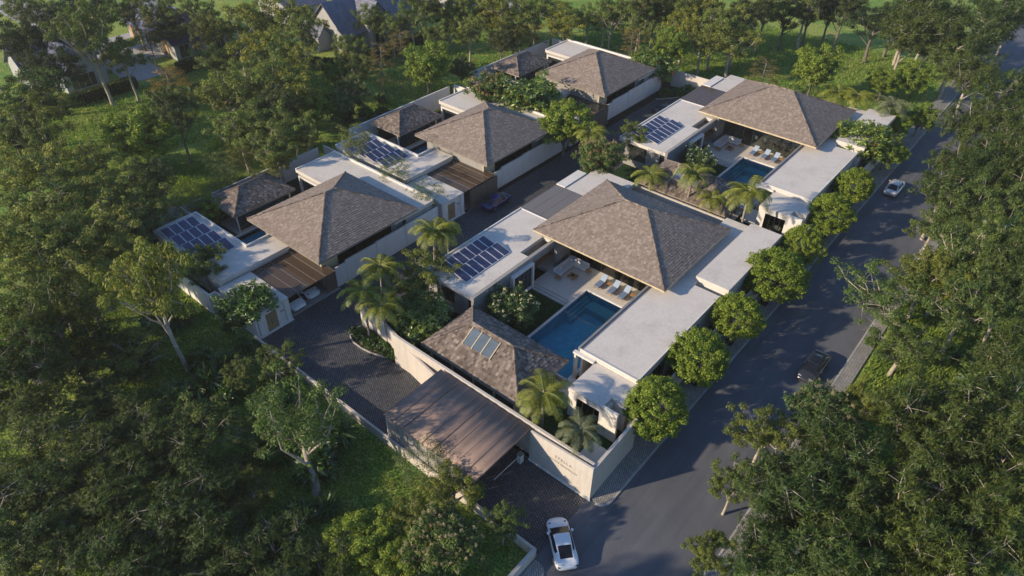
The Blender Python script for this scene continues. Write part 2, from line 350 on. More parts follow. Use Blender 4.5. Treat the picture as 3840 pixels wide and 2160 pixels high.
# distant access road with two drives
sheet('back_road', MT['kerb'], [(-185, 17.5), (-113, 17.5), (-109.5, 19), (-109.5, 23.5), (-113, 24.3), (-185, 24.3)], .012)
sheet('back_drive', MT['kerb'], rect(-127, -117.5, 24.5, 29.5), .016)
sheet('back_drive_far', MT['kerb'], rect(-135, -131.8, 24.5, 30), .016)
sheet('side_drive', MT['kerb'], rect(-92, -86, 86, 98), .012)

# ------------------------------------------------------------------ builders
def hip_roof(parent, x0, x1, y0, y1, ze, ridge, zr, mat='shingle', cw=.27, tw=.25, fas='fascia'):
    """ridge: ('x', xa, xb, y) or ('y', ya, yb, x). Individual shingles laid in lapped courses over a solid deck."""
    rg = random.Random(int(x0*7+y0*13))
    if ridge[0] == 'x': P, Q = Vector((ridge[1], ridge[3], zr)), Vector((ridge[2], ridge[3], zr))
    else: P, Q = Vector((ridge[3], ridge[1], zr)), Vector((ridge[3], ridge[2], zr))
    A, B, C_, D = Vector((x0, y0, ze)), Vector((x1, y0, ze)), Vector((x1, y1, ze)), Vector((x0, y1, ze))
    if ridge[0] == 'x': faces = [(A, B, Q, P), (B, C_, Q, Q), (C_, D, P, Q), (D, A, P, P)]
    else: faces = [(A, B, P, P), (B, C_, Q, P), (C_, D, Q, Q), (D, A, P, Q)]
    m = MB()
    for a, b, c, d in faces:            # eave a->b, ridge above b is c, above a is d
        u = (b-a).normalized(); nrm = u.cross(((c+d)/2-a)).normalized()
        L = ((c+d)/2-(a+b)/2).length; n = max(4, round(L/cw))
        for k in range(n):
            t0 = k/n; t1 = min(1, (k+1.35)/n)
            l0 = a.lerp(d, t0); r0 = b.lerp(c, t0); l1 = a.lerp(d, t1); r1 = b.lerp(c, t1)
            w0 = (r0-l0).length
            if w0 < .06: continue
            s = -rg.random()*tw; o0 = (l0-a).dot(u); o1 = (l1-a).dot(u)
            base0 = a+(l0-a-u*o0); base1 = a+(l1-a-u*o1); e0 = o0+w0; e1 = o1+(r1-l1).length
            s = o0+s
            while s < e0:
                w = tw*(.75+.5*rg.random()); p0 = max(s, o0); p1 = min(s+w-.012, e0); q0 = min(max(s, o1), e1); q1 = max(min(s+w-.012, e1), o1)
                if p1-p0 > .02:
                    hh = .045+.028*rg.random(); low = base0-(base1-base0).normalized()*(.03*rg.random())
                    v = [low+u*p0+nrm*hh, low+u*p1+nrm*hh, base1+u*max(q0, q1)+nrm*.02, base1+u*q0+nrm*.02, low+u*p0-nrm*.005, low+u*p1-nrm*.005]
                    m.add(v, [(0, 1, 2, 3), (4, 5, 1, 0)])
                s += w
    roof = m.build('tiled_roof', MT[mat], parent)
    dk = MB(); e = .02
    dk.add([A, B, C_, D, P-Vector((0, 0, e)), Q-Vector((0, 0, e))], [(0, 3, 2, 1)]+([(0, 1, 5, 4), (1, 2, 5), (2, 3, 4, 5), (3, 0, 4)] if ridge[0] == 'x' else [(0, 1, 4), (1, 2, 5, 4), (2, 3, 5), (3, 0, 4, 5)]))
    dk.build('roof_deck', MT['fascia'], roof)
    rc = MB()
    segs = [(A, P), (B, Q if ridge[0] == 'x' else P), (C_, Q), (D, P if ridge[0] == 'x' else Q), (P, Q)]
    for a, b in segs:
        L = (b-a).length; n = max(1, round(L/.34))
        for i in range(n):
            p = a.lerp(b, i/n); q = a.lerp(b, min(1, (i+1.12)/n)); rc.bar(p+Vector((0, 0, .06)), q+Vector((0, 0, .04)), .125, 6, .10)
    rc.build('ridge_cap', MT['shingle_old'], roof)
    f = MB()
    for (a, b, c, d) in ((x0-.03, x1+.03, y0-.03, y0+.04), (x0-.03, x1+.03, y1-.04, y1+.03), (x0-.03, x0+.04, y0+.04, y1-.04), (x1-.04, x1+.03, y0+.04, y1-.04)):
        f.box(a, b, c, d, ze-.2, ze-.012)
    f.build('fascia', MT[fas], parent)
    box('soffit', MT[fas], parent, x0+.04, x1-.04, y0+.04, y1-.04, ze-.24, ze-.201)
    return roof
def glazing(parent, axis, a0, a1, c, z0, z1, n, glass='glass', name='glass_wall', t=.05, frame='black', rail=True):
    """glass with mullions along x (axis 'x', at y=c) or along y"""
    g = MB(); g.box(*((a0, a1, c-.01, c+.01) if axis == 'x' else (c-.01, c+.01, a0, a1)), z0, z1)
    w = g.build(name, MT[glass], parent); f = MB()
    for i in range(n+1):
        p = a0+(a1-a0)*i/n; b = (max(a0, p-t/2), min(a1, p+t/2))
        f.box(*((*b, c-t, c+t) if axis == 'x' else (c-t, c+t, *b)), z0, z1)
    if rail:
        for za, zb in ((z0-.05, z0), (z1, z1+.06)):
            f.box(*((a0, a1, c-t*.9, c+t*.9) if axis == 'x' else (c-t*.9, c+t*.9, a0, a1)), za, zb)
    f.build('mullions', MT[frame], w); return w
def slab(parent, name, poly, z0, z1, mat='roofcon', lip=None):
    o = MB().prism(poly, z0, z1).build(name, MT[mat], parent)
    if lip:
        m = MB()
        for q in lip: m.box(*q)
        m.build('parapet', MT['white'], o)
    return o
def walls(parent, segs, mat='white', name='wall'):
    for q in segs: box(name, MT[mat], parent, *q)
def solar(x, y0, nrow, ncol, z, pitch, label, base):
    t = thing('solar_array', label, 'solar panels', base, group='rooftop solar arrays')
    for r in range(nrow):
        xa = x+pitch*r; xb = xa+1.98
        for c in range(ncol):
            ya = y0+1.03*c; yb = ya+.985; f = MB(); f.add([(xa, ya, z+.52), (xb, ya, z+.08), (xb, yb, z+.08), (xa, yb, z+.52), (xa, ya, z+.48), (xb, ya, z+.04), (xb, yb, z+.04), (xa, yb, z+.48)],
                [(0, 1, 2, 3), (7, 6, 5, 4), (0, 4, 5, 1), (1, 5, 6, 2), (2, 6, 7, 3), (3, 7, 4, 0)])
            p = f.build('solar_panel', MT['solarframe'], t)
            k = MB(); i = .045; za = z+.524; zb = z+.084; s = (za-zb)/1.98
            k.add([(xa+i, ya+i, za-s*i), (xb-i, ya+i, zb+s*i), (xb-i, yb-i, zb+s*i), (xa+i, yb-i, za-s*i)], [(0, 1, 2, 3)]); k.build('cells', MT['solar'], p)
        m = MB()
        for c in (0, ncol//2, ncol):
            yy = min(max(y0+1.03*c, y0+.1), y0+1.03*ncol-.15); m.bar((xa+.1, yy, z), (xa+.1, yy, z+.47), .025, 5); m.bar((xb-.1, yy, z), (xb-.1, yy, z+.06), .025, 5); m.bar((xa+.1, yy, z+.46), (xb-.1, yy, z+.05), .02, 5)
        m.build('rack', MT['greymetal'], t)
    return t
M_THINGS = []      # things of the first pool villa plot, repeated in the second
W_THINGS = []      # things of the first left plot, repeated twice
def keep(lst, o): lst.append(o); return o

# ------------------------------------------------------------------ pool villa (right hand, nearest)
def pool_villa():
    v = keep(M_THINGS, thing('pool_villa', 'nearest villa with the biggest shingled hip roof beside the blue pool', 'villa', (-15, 24, 0), group='right-hand pool villas'))
    # west wing
    slab(v, 'flat_roof', [(-28.65, 9.3), (-21.5, 9.3), (-21.5, 18.6), (-22.85, 18.6), (-22.85, 22.7), (-21.5, 22.7), (-21.5, 25.75), (-28.65, 25.75)], 3.5, 3.95,
         lip=[(-28.65, -28.5, 9.3, 25.75, 3.953, 4.07), (-28.5, -21.5, 25.62, 25.75, 3.953, 4.03)])
    walls(v, [(-28.5, -28.2, 9.9, 25.5, 0, 3.497), (-28.2, -21.6, 9.9, 10.15, 0, 1.0), (-28.2, -27.2, 9.9, 10.15, 1.0, 3.497), (-24.6, -22.6, 9.9, 10.15, 1.0, 3.497), (-28.2, -22.9, 25.2, 25.45, 0, 3.497), (-23.1, -22.9, 10.2, 25.2, 0, 3.497)], 'greycon')
    glazing(v, 'x', -27.2, -24.6, 10.0, 1.05, 3.4, 3, 'winglass', 'window')
    glazing(v, 'x', -22.6, -21.65, 10.0, 1.05, 3.4, 1, 'winglass', 'window')
    sw = MB(); sw.box(-21.497, -21.15, 9.15, 14.9, 0, 4.12).box(-21.497, -21.15, 14.9, 18.5, 3.6, 4.12).box(-21.497, -21.15, 18.5, 18.85, 0, 4.12).box(-21.497, -21.15, 18.85, 22.75, 3.2, 4.12)
    st = sw.build('stone_wall', MT['stone'], v)
    cp = MB(); cp.box(-21.53, -21.12, 9.12, 22.78, 4.123, 4.17); cp.build('coping', MT['greycon'], st)
    box('stone_pier', MT['stone'], v, -21.2, -20.85, 22.78, 25.2, .5, 4.7)
    f = MB().box(-21.14, -20.7, 14.9, 15.15, .3, 3.6).box(-21.14, -20.7, 18.25, 18.5, .3, 3.6).box(-21.14, -20.7, 15.15, 18.25, 3.35, 3.6).box(-21.14, -20.7, 15.15, 18.25, .3, .5)
    wf = f.build('window_frame', MT['white'], v)
    glazing(wf, 'y', 15.15, 18.25, -21.0, .52, 3.34, 4, 'winglass', 'pane', .06)
    box('pergola_floor', MT['rust'], v, -22.83, -21.2, 18.65, 22.7, 2.3, 2.4)
    pg = MB()
    for i in range(3): pg.box(-22.82, -21.52, 19.4+i*1.15, 19.44+i*1.15, 3.3, 3.36)
    pg.build('pergola_glass_bars', MT['greymetal'], v)
    # deck, steps
    dk = MB().prism([(-23, 21.85), (-21.15, 21.85), (-21.15, 18.95), (-15.95, 18.95), (-15.95, 21.95), (-9.0, 21.95), (-9.0, 25.35), (-23, 25.35)], 0, .5)
    dk.build('deck', MT['deck'], v)
    s = MB()
    for i, (ya, zz) in enumerate(((18.62, .34), (18.28, .18))): s.box(-21.1, -16.05, ya, 18.94, .02+i*.0, zz) if i == 0 else s.box(-21.1, -16.05, ya, 18.61, .02, zz)
    s.build('steps', MT['deck'], v)
    box('floor', MT['deck'], v, -21.0, -7.3, 25.36, 34.4, .1, .505)
    # living hall under the big roof
    glazing(v, 'x', -20.8, -9.1, 25.5, .56, 4.72, 8, 'glass')
    walls(v, [(-20.85, -20.6, 25.7, 34.5, .5, 4.74), (-20.6, -8.2, 34.4, 34.65, .5, 4.74), (-8.4, -8.15, 26.9, 34.4, .5, 4.74)], 'white')
    box('timber_wall', MT['fascia'], v, -9.05, -8.85, 23.1, 26.8, .5, 4.74)
    hip_roof(v, -23.6, -6.7, 21.85, 36.55, 5.0, ('x', -16.6, -13.75, 29.2), 8.3)
    # east wing
    slab(v, 'flat_roof', [(-8.75, 10.3), (-2.45, 10.3), (-2.45, 26.0), (-5.75, 26.0), (-5.75, 40.1), (-8.75, 40.1)], 3.52, 4.0,
         lip=[(-8.75, -2.45, 10.3, 10.42, 4.003, 4.07), (-2.57, -2.45, 10.42, 26, 4.003, 4.05)])
    c = MB()
    c.box(-9.0, -8.76, 10.35, 23.0, 3.75, 4.16); c.build('stone_coping', MT['stone'], v)
    box('rail', MT['greymetal'], v, -8.66, -8.58, 10.5, 23.0, 4.003, 4.05)
    box('canopy_slab', MT['white'], v, -9.25, -6.96, 9.9, 10.296, 3.5, 3.72)
    walls(v, [(-8.7, -8.45, 10.5, 22.0, 0, 3.517), (-8.45, -2.8, 10.5, 10.75, 3.35, 3.517), (-2.95, -2.7, 10.5, 12.6, 0, 3.517), (-2.95, -2.7, 12.6, 16.2, 2.6, 3.517), (-2.95, -2.7, 16.2, 19.6, 0, 3.517), (-2.95, -2.7, 19.6, 22.6, 2.6, 3.517), (-2.95, -2.7, 22.6, 25.9, 0, 3.517), (-8.45, -2.95, 25.6, 25.85, 0, 3.517)])
    glazing(v, 'y', 12.6, 16.2, -2.85, .1, 2.55, 3, 'winglass', 'window'); glazing(v, 'y', 19.6, 22.6, -2.85, .1, 2.55, 3, 'winglass', 'window')
    # north-east block
    slab(v, 'flat_roof', [(-5.75, 26.85), (-2.0, 26.85), (-2.0, 40.1), (-5.747, 40.1)], 3.95, 4.5)
    walls(v, [(-5.7, -2.3, 27.1, 27.35, 0, 3.947), (-2.5, -2.25, 27.35, 39.8, 0, 3.947), (-5.72, -5.74+.25, 26.02, 27.1, 3.2, 3.9)])
    # low south wing with the open-air shower corner
    slab(v, 'flat_roof', [(-6.95, 6.1), (-3.35, 6.1), (-3.35, 7.65), (-1.85, 7.65), (-1.85, 10.29), (-6.95, 10.29)], 3.05, 3.5)
    walls(v, [(-6.9, -6.05, 6.15, 6.4, 0, 3.047), (-6.05, -3.6, 6.15, 6.4, 2.75, 3.047), (-3.6, -1.8, 6.13, 6.4, 0, 3.55), (-6.9, -6.65, 6.4, 10.2, 0, 3.047), (-2.1, -1.87, 7.7, 10.25, 0, 3.047), (-3.35, -3.1, 6.4, 7.6, 0, 3.047), (-3.1, -1.9, 7.67, 7.9, 0, 3.04)])
    glazing(v, 'x', -6.05, -3.6, 6.3, .1, 2.7, 4, 'glass', 'window')
    box('floor', MT['deck'], v, -6.6, -3.4, 6.45, 10.0, .05, .12)
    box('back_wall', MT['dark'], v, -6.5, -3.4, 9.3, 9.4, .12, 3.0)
    box('terrace', MT['white'], v, -9.1, -7.0, 7.0, 9.88, .03, .45)
    box('garden_wall', MT['white'], v, -9.1, -8.9, 9.9, 10.34, 0, 3.49)
    # gatehouse and carport roof on the lane
    cg = MB().box(-28.85, -23.0, 25.85, 33.1, 3.82, 3.86); g = cg.build('carport_glass_roof', MT['glassroof'], v)
    b = MB()
    for i in range(5): x = -28.85+i*1.4; b.box(x, x+.04, 25.85, 33.1, 3.863, 3.885)
    for i in range(6): y = 25.85+i*1.44; b.box(-28.85, -23.0, y, y+.04, 3.775, 3.815)
    b.build('glazing_bars', MT['greymetal'], g)
    slab(v, 'gatehouse_roof', [(-28.9, 33.2), (-27.55, 33.2), (-27.55, 37.9), (-28.9, 37.9)], 3.55, 3.95, 'white')
    slab(v, 'gatehouse_roof', [(-27.45, 33.2), (-21.5, 33.2), (-21.5, 40.1), (-27.45, 40.1)], 3.3, 3.8)
    walls(v, [(-28.8, -28.55, 33.3, 37.8, 0, 3.545), (-27.3, -22, 39.7, 39.95, 0, 3.29), (-28.5, -27.2, 33.3, 33.55, 0, 3.29)])
    box('carport_floor', MT['greycon'], v, -28.75, -21.2, 25.5, 33.2, .02, .06)
    # pool
    p = keep(M_THINGS, thing('swimming_pool', 'nearest blue pool beside the dark lawn and the white flat roof', 'pool', (-12.5, 15, 0), group='courtyard swimming pools'))
    c = MB().box(-15.95, -15.72, 9.3, 21.9, 0, .5).box(-9.3, -9.02, 9.3, 21.9, 0, .46).box(-15.72, -9.3, 9.1, 9.3, 0, .5).box(-15.72, -9.3, 21.72, 21.94, 0, .505)
    c.build('coping', MT['white'], p)
    b = MB().box(-15.72, -9.3, 9.3, 21.72, -1.35, -1.3)
    for q in ((-15.74, -15.7, 9.3, 21.72), (-9.32, -9.28, 9.3, 21.72), (-15.7, -9.32, 9.28, 9.32), (-15.7, -9.32, 21.7, 21.74)): b.box(*q, -1.29, .30)
    b.build('basin', MT['tile'], p)
    s = MB()
    for i in range(3): s.box(-15.65, -14.75+i*.0, 17.6-.0+i*0, 21.6, -1.28+i*.0, -.75) if i == 0 else s.box(-15.65, -15.35+(2-i)*.3, 17.6, 21.6, -.749+(i-1)*.3, -.45+(i-1)*.3)
    s.build('pool_steps', MT['tilew'], p)
    box('bench', MT['tilew'], p, -14.7, -9.4, 20.1, 21.6, -1.28, -.5)
    MB().add([(-15.71, 9.31, .36), (-9.31, 9.31, .36), (-9.31, 21.71, .36), (-15.71, 21.71, .36)], [(0, 1, 2, 3)]).build('water', MT['water'], p)
    lawn = MB(); lawn.add([(-21.12, 2.0, .012), (-15.96, 2.0, .012), (-15.96, 18.27, .012), (-21.12, 18.27, .012)], [(0, 1, 2, 3)])
    lawn.add([(-28.2, 2.0, .012), (-21.12, 2.0, .012), (-21.12, 9.1, .012), (-28.2, 9.85, .012)], [(0, 1, 2, 3)])
    lawn.add([(-15.96, 1.0, .012), (-1.2, 1.0, .012), (-1.2, 9.09, .012), (-15.96, 9.09, .012)], [(0, 1, 2, 3)])
    o = solo('lawn', lawn, MT['lawn'], None, None, kind='structure')
    o2 = o.copy(); COL.objects.link(o2); o2.scale = (K2, K2, K2); o2.location = (OX2, OY2, 0)
    # pavilion
    g = keep(M_THINGS, thing('pavilion', 'small hip-roofed pavilion with a three-pane skylight by the nearest pool', 'pavilion', (-15.1, 5.4, 0), group='courtyard pavilions'))
    hip_roof(g, -21.15, -9.15, 1.75, 9.05, 3.2, ('x', -17.75, -12.75, 5.4), 5.4, 'shingle_old', .3, .26, 'fascia_grey')
    walls(g, [(-20.3, -20.1, 2.6, 8.2, 0, 2.95), (-20.1, -10.2, 2.5, 2.7, 0, 2.3)], 'dark')
    glazing(g, 'x', -20.1, -10.2, 8.1, .15, 2.9, 7, 'glassdk')
    pl = MB()
    for x in (-20.3, -17.6, -14.9, -12.4, -10.0): pl.box(x-.08, x+.08, 2.2, 2.36, 0, 2.95)
    for y in (4.2, 6.2, 8.2): pl.box(-10.08, -9.92, y-.08, y+.08, 0, 2.95)
    pl.build('posts', MT['fascia'], g)
    sl = (5.4-3.2)/(5.4-1.75)
    def zs(y): return 3.2+(y-1.75)*sl+.12
    sk = MB(); 
    for i in range(3):
        xa = -17.35+i*1.12; sk.add([(xa, 3.55, zs(3.55)), (xa+1.06, 3.55, zs(3.55)), (xa+1.06, 5.0, zs(5.0)), (xa, 5.0, zs(5.0))], [(0, 1, 2, 3)])
    sky_ = sk.build('skylight', MT['skyglass'], g)
    for i in range(4):
        sf = MB(); xa = -17.41+i*1.12; sf.add([(xa, 3.5, zs(3.5)-.1), (xa+.09, 3.5, zs(3.5)-.1), (xa+.09, 5.05, zs(5.05)-.1), (xa, 5.05, zs(5.05)-.1), (xa, 3.5, zs(3.5)+.05), (xa+.09, 3.5, zs(3.5)+.05), (xa+.09, 5.05, zs(5.05)+.05), (xa, 5.05, zs(5.05)+.05)],
            [(4, 5, 6, 7), (0, 1, 5, 4), (1, 2, 6, 5), (2, 3, 7, 6), (3, 0, 4, 7)])
        sf.build('skylight_bar', MT['fascia'], sky_)
    box('floor', MT['deck'], g, -20.5, -9.6, 2.2, 8.9, .03, .12)
    keep(M_THINGS, solar(-27.6, 10.7, 2, 7, 3.96, 2.02, 'fourteen blue solar panels in two rows on the nearest white flat roof', (-25.6, 14.3, 3.95)))
K2, OX2, OY2 = 1.045, .08, 39.5
pool_villa()

# ------------------------------------------------------------------ furniture on the deck
def lounger(x, y, label):
    t = keep(M_THINGS, thing('sun_lounger', label, 'sun lounger', (x, y, .505), group='blue sun loungers beside the pools'))
    m = MB().box(x-.34, x+.34, y-.95, y+.35, .80, .92); m.build('seat_cushion', MT['blue'], t, bevel=.03)
    b = MB(); b.add([(x-.34, y+.33, .84), (x+.34, y+.33, .84), (x+.34, y+1.0, 1.34), (x-.34, y+1.0, 1.34), (x-.34, y+.27, .93), (x+.34, y+.27, .93), (x+.34, y+.93, 1.44), (x-.34, y+.93, 1.44)], [(4, 5, 6, 7), (3, 2, 1, 0), (0, 1, 5, 4), (1, 2, 6, 5), (2, 3, 7, 6), (3, 0, 4, 7)])
    b.build('backrest', MT['blueL'], t, bevel=.03)
    f = MB().box(x-.36, x+.36, y-.98, y+.9, .74, .78); f.build('frame', MT['wood'], t)
    for sx in (-1, 1):
        for sy in (-.9, .8): MB().bar((x+sx*.32, y+sy, .51), (x+sx*.32, y+sy, .76), .02, 5).build('leg', MT['black'], t)
for x, l in ((-15.05, 'left'), (-13.35, 'middle'), (-11.95, 'right')): lounger(x, 23.45, f'{l} blue sun lounger of the three beside the nearest pool')
def side_table(x, y, w, d, hgt, label, nm='side_table', group='teak side tables on the decks'):
    t = keep(M_THINGS, thing(nm, label, 'table', (x, y, .505), group=group))
    MB().box(x-w/2, x+w/2, y-d/2, y+d/2, hgt-.05, hgt).build('tabletop', MT['wood'], t, bevel=.015)
    for sx in (-1, 1):
        for sy in (-1, 1): MB().bar((x+sx*(w/2-.05), y+sy*(d/2-.05), .51), (x+sx*(w/2-.08), y+sy*(d/2-.08), hgt-.05), .02, 5).build('leg', MT['black'], t)
side_table(-14.2, 23.95, .5, .5, .9, 'teak side table between the left and middle loungers by the nearest pool')
side_table(-11.15, 23.9, .5, .5, .9, 'teak side table right of the loungers by the nearest pool')
side_table(-18.2, 22.4, .95, .95, .88, 'square teak coffee table inside the corner sofa on the nearest deck', 'coffee_table', 'coffee tables by the corner sofas')
side_table(-19.35, 21.15, .6, .6, .85, 'teak stool table at the near end of the corner sofa, nearest deck')
side_table(-17.3, 24.3, .55, .55, .85, 'teak stool table at the far end of the corner sofa, nearest deck')
t = keep(M_THINGS, thing('fruit_bowl', 'dark bowl on the coffee table of the nearest deck', 'bowl', (-18.2, 22.4, .88), group='bowls on the coffee tables'))
b = MB(); pr = [(0, .885), (.12, .885), (.2, .97), (.18, .97), (.1, .91), (0, .905)]
for i in range(12):
    a0, a1 = 2*math.pi*i/12, 2*math.pi*(i+1)/12
    for (r0, z0), (r1, z1) in zip(pr, pr[1:]): b.add([(-18.2+r0*math.cos(a0), 22.4+r0*math.sin(a0), z0), (-18.2+r0*math.cos(a1), 22.4+r0*math.sin(a1), z0), (-18.2+r1*math.cos(a1), 22.4+r1*math.sin(a1), z1), (-18.2+r1*math.cos(a0), 22.4+r1*math.sin(a0), z1)], [(0, 1, 2, 3)])
b.build('bowl_body', MT['black'], t)
t = keep(M_THINGS, thing('corner_sofa', 'pale L-shaped corner sofa on the deck of the nearest pool villa', 'sofa', (-19.3, 23.6, .505), group='pale corner sofas'))
MB().box(-20.2, -19.3, 21.6, 24.9, .68, .92).box(-19.3, -17.75, 24.1, 24.9, .68, .92).build('seat', MT['sofa'], t, bevel=.04)
MB().box(-20.4, -20.18, 21.6, 25.1, .68, 1.25).box(-20.18, -17.75, 24.9, 25.1, .68, 1.25).build('backrest', MT['sofa'], t, bevel=.04)
MB().box(-20.35, -19.35, 21.65, 25.05, .6, .675).box(-19.35, -17.8, 24.15, 25.05, .6, .675).build('frame', MT['wood'], t)
for i, (x, y) in enumerate(((-19.95, 24.5), (-19.5, 24.65), (-18.9, 24.7), (-20.0, 22.3))): MB().box(x-.22, x+.22, y-.08, y+.1, .93, 1.3).build('cushion', MT['sofa'], t, bevel=.05)
for x, y in ((-20.3, 21.7), (-19.4, 21.7), (-20.3, 25.0), (-17.85, 25.0), (-17.85, 24.2)): MB().bar((x, y, .51), (x, y, .61), .025, 5).build('leg', MT['black'], t)
def chair(x, y, rz, label, lst, z=.51, mat='dark', grp='chairs seen through the glass'):
    t = keep(lst, thing('dining_chair', label, 'chair', (x, y, z), rz, group=grp))
    def lb(nm, mt, *q, **k):
        o = MB().box(*q).build(nm, MT[mt], None, **k); o.parent = t; return o
    lb('seat', mat, -.25, .25, -.25, .25, .42, .5, bevel=.02); lb('backrest', mat, -.25, .25, .2, .27, .5, .92, bevel=.02)
    for sx in (-.22, .22):
        for sy in (-.22, .22): lb('leg', 'black', sx-.02, sx+.02, sy-.02, sy+.02, 0, .42)
    return t
def round_table(x, y, z, label, lst, mat='wood', r=.7):
    t = keep(lst, thing('dining_table', label, 'table', (x, y, z), group='round dining tables'))
    m = MB().prism([(x+r*math.cos(a*math.pi/8), y+r*math.sin(a*math.pi/8)) for a in range(16)], z+.7, z+.75); m.build('tabletop', MT[mat], t)
    MB().bar((x, y, z), (x, y, z+.7), .06, 8).build('pedestal', MT['black'], t)
round_table(-12.8, 27.6, .51, 'round wooden dining table behind the glass of the nearest pool villa', M_THINGS)
for i, a in enumerate((20, 110, 200, 290)):
    chair(-12.8+1.05*math.cos(R(a)), 27.6+1.05*math.sin(R(a)), R(a-90), f'dark dining chair on the {("right", "far", "left", "near")[i]} side of the round table, nearest pool villa', M_THINGS)
for i, x in enumerate((-16.4, -15.2)): chair(x, 27.4, R(160+30*i), f'{("left", "right")[i]} pale armchair behind the glass of the nearest pool villa', M_THINGS, mat='sofa', grp='armchairs behind the glass')

tb = keep(M_THINGS, thing('bathtub', 'white round bathtub behind the low wing window of the nearest pool villa', 'bathtub', (-4.8, 7.2, .12), group='white bathtubs'))
b = MB(); pr = [(.5, .12), (.72, .7), (.66, .7), (.46, .3), (0, .28)]
for i in range(20):
    a0, a1 = 2*math.pi*i/20, 2*math.pi*(i+1)/20
    for (r0, z0), (r1, z1) in zip(pr, pr[1:]): b.add([(-4.8+r0*math.cos(a0), 7.2+r0*math.sin(a0), z0), (-4.8+r0*math.cos(a1), 7.2+r0*math.sin(a1), z0), (-4.8+r1*math.cos(a1), 7.2+r1*math.sin(a1), z1), (-4.8+r1*math.cos(a0), 7.2+r1*math.sin(a0), z1)], [(0, 1, 2, 3)])
b.build('tub', MT['sofa'], tb); MB().bar((-4.1, 7.3, .12), (-4.1, 7.3, 1.0), .02, 5).bar((-4.1, 7.3, 1.0), (-4.35, 7.3, 1.0), .018, 5).build('tap', MT['greymetal'], tb)

